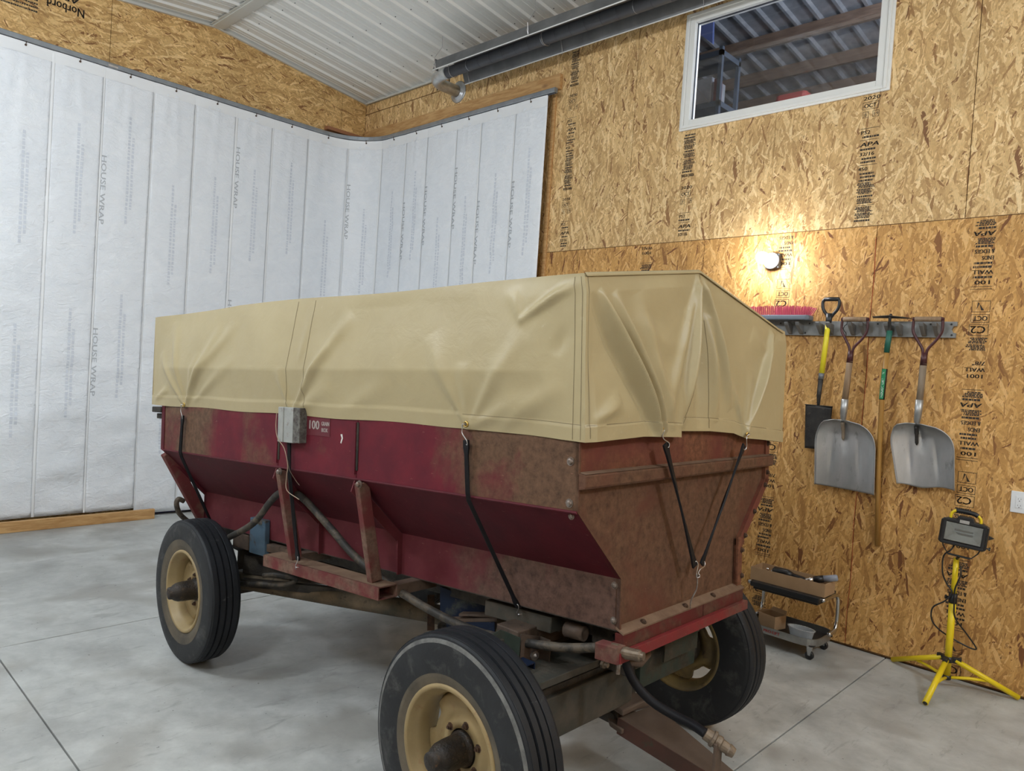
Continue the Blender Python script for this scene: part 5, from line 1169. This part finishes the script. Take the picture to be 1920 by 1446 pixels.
def carton(name, c, ux, L_, Wd, H_, label, m1, tilt=0, th=.004, flaps=0, org=None):
    """open box: centre of the base, direction of the long side, sizes"""
    ux = Vector(ux).normalized(); uy = Vector((0, 0, 1)).cross(ux); uz = Vector((0, 0, 1))
    if tilt: R3 = Matrix.Rotation(tilt, 3, uy); ux2, uz = R3 @ ux, R3 @ uz; ux = ux2
    s = thing(name, c, label, 'cardboard box'); c = Vector(c)
    fn = lambda a, b, d: c+ux*a+uy*b+uz*d
    MB().box((-L_/2, -Wd/2, 0), (L_/2, Wd/2, th), fn).obj('base', m1, s)
    for nm, a, b in (('side_wall', (-L_/2, -Wd/2, th), (L_/2, -Wd/2+th, H_)), ('side_wall', (-L_/2, Wd/2-th, th), (L_/2, Wd/2, H_)), ('end_wall', (-L_/2, -Wd/2+th, th), (-L_/2+th, Wd/2-th, H_)), ('end_wall', (L_/2-th, -Wd/2+th, th), (L_/2, Wd/2-th, H_))):
        MB().box(a, b, fn).obj(nm, m1, s)
    if flaps:
        MB().add([fn(-L_/2, -Wd/2, H_), fn(L_/2, -Wd/2, H_), fn(L_/2-.01, -Wd/2-flaps*.5, H_+flaps*.6), fn(-L_/2+.01, -Wd/2-flaps*.5, H_+flaps*.6)], [(0, 1, 2, 3)]).obj('flap', m1, s, solid=.003)
        MB().add([fn(L_/2, -Wd/2, H_), fn(L_/2, Wd/2, H_), fn(L_/2+flaps*.7, Wd/2-.01, H_-flaps*.1), fn(L_/2+flaps*.7, -Wd/2+.01, H_-flaps*.1)], [(0, 1, 2, 3)]).obj('flap', m1, s, solid=.003)
    return s
carton('cardboard_tray', (4.615, 1.868, .3855), (0, 1, 0), .475, .165, .080, 'long shallow cardboard box of hand tools on the stool seat', M['card'])
carton('cardboard_box', (4.615, 1.975, .0915), (.25, 1, 0), .125, .11, .085, 'small open cardboard box on the lower tray of the stool', M['card'], flaps=.035)
# plastic tub
tb_ = thing('plastic_tub', (4.565, 1.765, .0915), 'clear oval plastic tub on the lower tray of the stool', 'tub')
def ov(z, a, b, n=28): return [Vector((4.565+b*math.cos(2*PI*k/n), 1.765+a*math.sin(2*PI*k/n), z)) for k in range(n)]
rings_ = [ov(.0925, .066, .032), ov(.15, .080, .042), ov(.152, .086, .048), ov(.156, .086, .048), ov(.156, .078, .040), ov(.100, .064, .030)]
vs = [p for r_ in rings_ for p in r_]; n = 28
MB().add(vs, [(i*n+k, i*n+(k+1) % n, (i+1)*n+(k+1) % n, (i+1)*n+k) for i in range(5) for k in range(n)]+[tuple(range(n))[::-1], tuple(range(5*n, 6*n))]).obj('tub_body', M['clear'], tb_, smooth=False)
MB().lathe((4.565, 1.765, .155), (0, 0, 1), [(0, 1.0), (.004, 1.0)], 4)
# tools in the long box
dr = thing('impact_driver', (4.60, 1.93, .42), 'black cordless tool lying in the long cardboard box', 'power tool')
MB().tube([(4.60, 1.985, .452), (4.60, 1.975, .456), (4.60, 1.89, .456), (4.60, 1.86, .452)], [.018, .029, .029, .020], 14).obj('motor_housing', M['black'], dr, smooth=True)
MB().tube([(4.60, 1.995, .450), (4.60, 1.985, .450)], .014, 12).obj('chuck', M['sil'], dr, smooth=True)
MB().bar((4.61, 1.87, .452), (4.63, 1.79, .438), .034, .030).obj('grip', M['black'], dr, bevel=.008)
sk = thing('socket_bit', (4.56, 2.01, .47), 'small shiny socket bit standing at the end of the black power tool', 'tool')
MB().lathe((4.575, 2.012, .3905), (0, 0, 1), [(0, .0003), (0, .008), (.055, .008), (.055, .010), (.064, .010), (.064, .006), (.070, .009), (.080, .009), (.082, .0003)], 12).obj('bit_body', M['sil'], sk, smooth=True)
tr = thing('flashlight', (4.60, 1.69, .47), 'short flashlight with grey barrel and black grip resting on the long cardboard box', 'flashlight')
MB().tube([(4.575, 1.765, .452), (4.59, 1.725, .463)], [.014, .020], 14).obj('lamp_head', M['sil'], tr, smooth=True)
MB().tube([(4.59, 1.727, .462), (4.60, 1.70, .470), (4.612, 1.672, .478)], [.020, .023, .022], 16).obj('grip_sleeve', M['black'], tr, smooth=True)
MB().tube([(4.612, 1.673, .478), (4.64, 1.605, .496), (4.643, 1.598, .498)], [.0205, .0205, .014], 16).obj('barrel', M['torch_grey'], tr, smooth=True)
for k, (pts, m_) in enumerate(((((4.57, 1.84, .442), (4.585, 1.80, .450), (4.57, 1.76, .444)), 'chrome'), (((4.60, 1.83, .437), (4.575, 1.79, .440), (4.59, 1.74, .442)), 'sil'))):
    wr_ = MB().tube(smooth_path(pts, 5), .006, 8).obj('wrench', M[m_], smooth=True); tag(wr_, ('curved chrome tool handle in the long cardboard box, nearer its front', 'thin bright tool shaft in the long cardboard box beside the flashlight')[k], 'tool')

# ---- work light on its yellow tripod
wl = thing('work_light', (4.735, 1.0, 0), 'yellow tripod work light with a black square halogen head', 'work light')
bx_, by_ = 4.735, 1.0
MB().tube([(bx_, by_, .075), (bx_, by_-.0, .545)], .0185, 18).obj('lower_pole', M['yellow'], wl, smooth=True)
MB().tube([(bx_, by_, .52), (bx_-.005, by_-.002, .745)], .0145, 16).obj('upper_pole', M['yellow'], wl, smooth=True)
MB().tube([(bx_, by_, .49), (bx_, by_, .545)], .0225, 16).lathe((bx_, by_+.02, .515), (0, 1, 0), [(0, .008), (.012, .008), (.012, .012), (.02, .012), (.02, .0003)], 10).obj('clamp', M['black'], wl, smooth=True)
MB().tube([(bx_, by_, .155), (bx_, by_, .185)], .027, 16).obj('hub', M['black'], wl, smooth=True)
MB().tube([(bx_, by_, .055), (bx_, by_, .078)], .022, 16).obj('lower_hub', M['black'], wl, smooth=True)
for fx, fy in ((4.372, 1.012), (4.905, 1.330), (4.898, .682)):
    d = Vector((fx-bx_, fy-by_, 0)).normalized(); a = Vector((bx_, by_, .168))+d*.035; b_ = Vector((fx, fy, .016))
    lg = MB().tube([a, b_], .0148, 14).obj('leg', M['yellow'], wl, smooth=True)
    MB().tube([b_+(a-b_).normalized()*.003, b_-(a-b_).normalized()*.001], .0115, 12).obj('tube_end', M['slot'], lg)
    MB().box((-.018, -.012, -.016), (.03, .012, .016), lambda x, y, z: a+d*x+Vector((-d.y, d.x, 0))*y+Vector((0, 0, z))).obj('leg_bracket', M['black'], lg, bevel=.003)
    c = Vector((bx_, by_, .066))+d*.02; e = a.lerp(b_, .52)
    MB().tube([c, c.lerp(e, .5), e-Vector((0, 0, .008))], .0085, 10).obj('brace', M['yellow'], lg, smooth=True)
# head: tilted box facing the camera side
hc = Vector((4.690, .965, .902)); fwd = Vector((-.98, -.14, .06)).normalized(); sd_ = Vector((fwd.y, -fwd.x, 0)).normalized(); sd_ = (sd_+Vector((0, 0, .075))).normalized(); upv = sd_.cross(fwd).normalized()
if upv.z < 0: upv = -upv
sd_ = -sd_
hf = lambda a, b, d: hc+sd_*a+upv*b+fwd*d
hw_, hh_ = .115, .082
MB().prism([hf(-hw_, -hh_*.86, .0), hf(-hw_+.014, -hh_, .0), hf(hw_-.014, -hh_, .0), hf(hw_, -hh_*.86, .0), hf(hw_, hh_*.62, .0), hf(hw_-.03, hh_*.8, .0), hf(.045, hh_*.8, 0), hf(.034, hh_*1.05, 0), hf(-.034, hh_*1.05, 0), hf(-.045, hh_*.8, 0), hf(-hw_+.03, hh_*.8, 0), hf(-hw_, hh_*.62, 0)], fwd*-.075).obj('housing', M['black'], wl, bevel=.004)
fr = MB()
for a0, a1, b0, b1 in ((-.104, .104, -.078, -.064), (-.104, .104, .048, .062), (-.104, -.088, -.064, .048), (.088, .104, -.064, .048)): fr.box((a0, b0, 0), (a1, b1, .014), hf)
fr.obj('front_frame', M['black'], wl, bevel=.002)
rf = MB().add([hf(-.088, -.056, .006), hf(.088, -.056, .006), hf(.088, .044, .006), hf(-.088, .044, .006), hf(-.045, -.018, -.0), hf(.045, -.018, .0), hf(.045, .012, .0), hf(-.045, .012, .0)], [(0, 1, 5, 4), (1, 2, 6, 5), (2, 3, 7, 6), (3, 0, 4, 7), (4, 5, 6, 7)]); rf.obj('reflector', mottled('ribbed_reflector', (.30, .31, .31), (.40, .41, .41), .35, .5, 30, 2, bump=.1), wl)
MB().tube([hf(-.05, -.002, .006), hf(.05, -.002, .006)], .004, 8).obj('halogen_tube', M['clear'], wl)
m_ = mat('head_glass', (.85, .9, .9), .08, 0, trans=.9)
MB().box((-.087, -.055, .010), (.087, .043, .012), hf).obj('front_glass', m_, wl)
MB().box((-.026, .050, .0145), (.020, .068, .0155), hf).obj('badge', M['galv'], wl)
MB().lathe(hf(.118, -.060, -.01), sd_, [(-.01, .004), (.008, .004), (.008, .010), (.016, .010), (.016, .0003)], 10).obj('tilt_knob', M['black'], wl)
MB().prism([hf(.117, .01, -.02), hf(.142, .0, -.02), hf(.117, -.016, -.02)], fwd*-.03).obj('vent_fin', M['black'], wl)
hp_ = smooth_path([hf(-.072, .040, -.03), hf(-.074, .085, -.03), hf(-.060, .106, -.03), hf(-.03, .113, -.03), hf(.03, .110, -.03), hf(.058, .098, -.03), hf(.070, .078, -.03), hf(.070, .035, -.03)], 5)
MB().tube(hp_, .0078, 10).obj('carry_handle', M['yellow'], wl, smooth=True)
MB().tube(smooth_path([hf(-.052, .110, -.03), hf(-.03, .114, -.03), hf(.03, .111, -.03), hf(.052, .102, -.03)], 5), .0125, 12).obj('handle_sleeve', M['black'], wl, smooth=True)
MB().tube([hf(-.095, -.062, -.02), hf(-.088, -.095, -.02), hf(-.060, -.134, -.02), hf(.055, -.134, -.02), hf(.082, -.100, -.02), hf(.092, -.062, -.02)], .0035, 8).obj('stirrup', M['black'], wl, smooth=False)
MB().obox(hf(-.005, -.137, -.02), sd_*.055, upv*.004, fwd*.010).obj('crossbar', M['black'], wl, bevel=.002)
MB().tube([hf(-.005, -.14, -.02), (bx_-.005, by_-.002, .738)], .008, 8).obj('head_post', M['black'], wl)
cb = [hf(-.03, -.07, -.03), hf(-.045, -.11, .0), (4.70, 1.055, .75), (4.69, 1.052, .66), (4.70, 1.03, .60), (4.70, 1.0, .555), (4.695, 1.03, .50), (4.69, 1.085, .45), (4.70, 1.09, .38), (4.72, 1.06, .33), (4.76, 1.0, .285), (4.79, .92, .25), (4.80, .885, .245), (4.79, .885, .265), (4.77, .93, .33), (4.73, .98, .41), (4.70, .985, .50), (4.695, .985, .58), (4.70, .965, .66), (4.71, .97, .71)]
MB().tube(smooth_path(cb, 5), .0042, 8).obj('power_cord', M['black'], wl, smooth=True)

# ================================================================== IN THE LOFT
lf_ = thing('shelf_unit', (6.3, 3.85, 3.3), 'dark steel shelf unit seen through the window, at its left side', 'shelf unit')
M['shelf'] = mat('dark_blue_steel', (.05, .065, .09), .5, .3)
SX, SY = 6.05, 3.44
for x in (SX, SX+.32):
    for y in (SY, SY+.9): MB().box((x, y, 3.3), (x+.035, y+.035, 4.70)).obj('post', M['shelf'], lf_)
for z in (4.16, 4.62, 3.6): MB().box((SX, SY, z), (SX+.355, SY+.935, z+.05)).obj('shelf_board', M['shelf'], lf_)
for p, q in (((SX-.002, SY+.10, 4.2), (SX-.002, SY+.45, 4.62)), ((SX-.002, SY+.16, 4.2), (SX-.002, SY+.16, 4.62))): MB().bar(p, q, .012, .006).obj('wire_brace', M['wire'], lf_)
b_ = MB().box((SX+.02, SY+.045, 4.212), (SX+.12, SY+.075, 4.42)).obj('binder', mat('red_case', (.14, .02, .018), .5)); tag(b_, 'upright red case on the shelf behind the window', 'case')
b_ = MB().box((SX+.04, SY+.11, 4.212), (SX+.30, SY+.40, 4.46)).obj('crate', M['loft_steel'], bevel=.01); tag(b_, 'grey metal crate on the shelf beside the red case, behind the window', 'crate')
b_ = MB().box((6.8, W(1512, 172, 0, 6.8).y, 3.302), (7.5, W(1452, 185, 0, 6.8).y, W(1480, 172, 0, 6.8).z)).obj('tool_chest', mat('red_chest', (.20, .022, .018), .5), bevel=.04); tag(b_, 'red top of a chest just above the lower edge of the window', 'chest')
b_ = MB().prism([W(1336, 82, 0, 6.5), W(1309, 62, 0, 6.5), W(1309, 20, 0, 6.5), W(1338, 15, 0, 6.5)], (.03, 0, 0)).obj('blue_sheet', mat('blue_sheet', (.09, .12, .28), .5)); tag(b_, 'hanging blue sheet in the upper left corner of the window', 'tarpaulin')
b_ = MB().bar((6.55, 3.05, 3.302), (6.6, 3.38, 4.16), .09, .04).obj('loft_board', M['lumber_far']); tag(b_, 'leaning board in the lower left corner of the window', 'board')
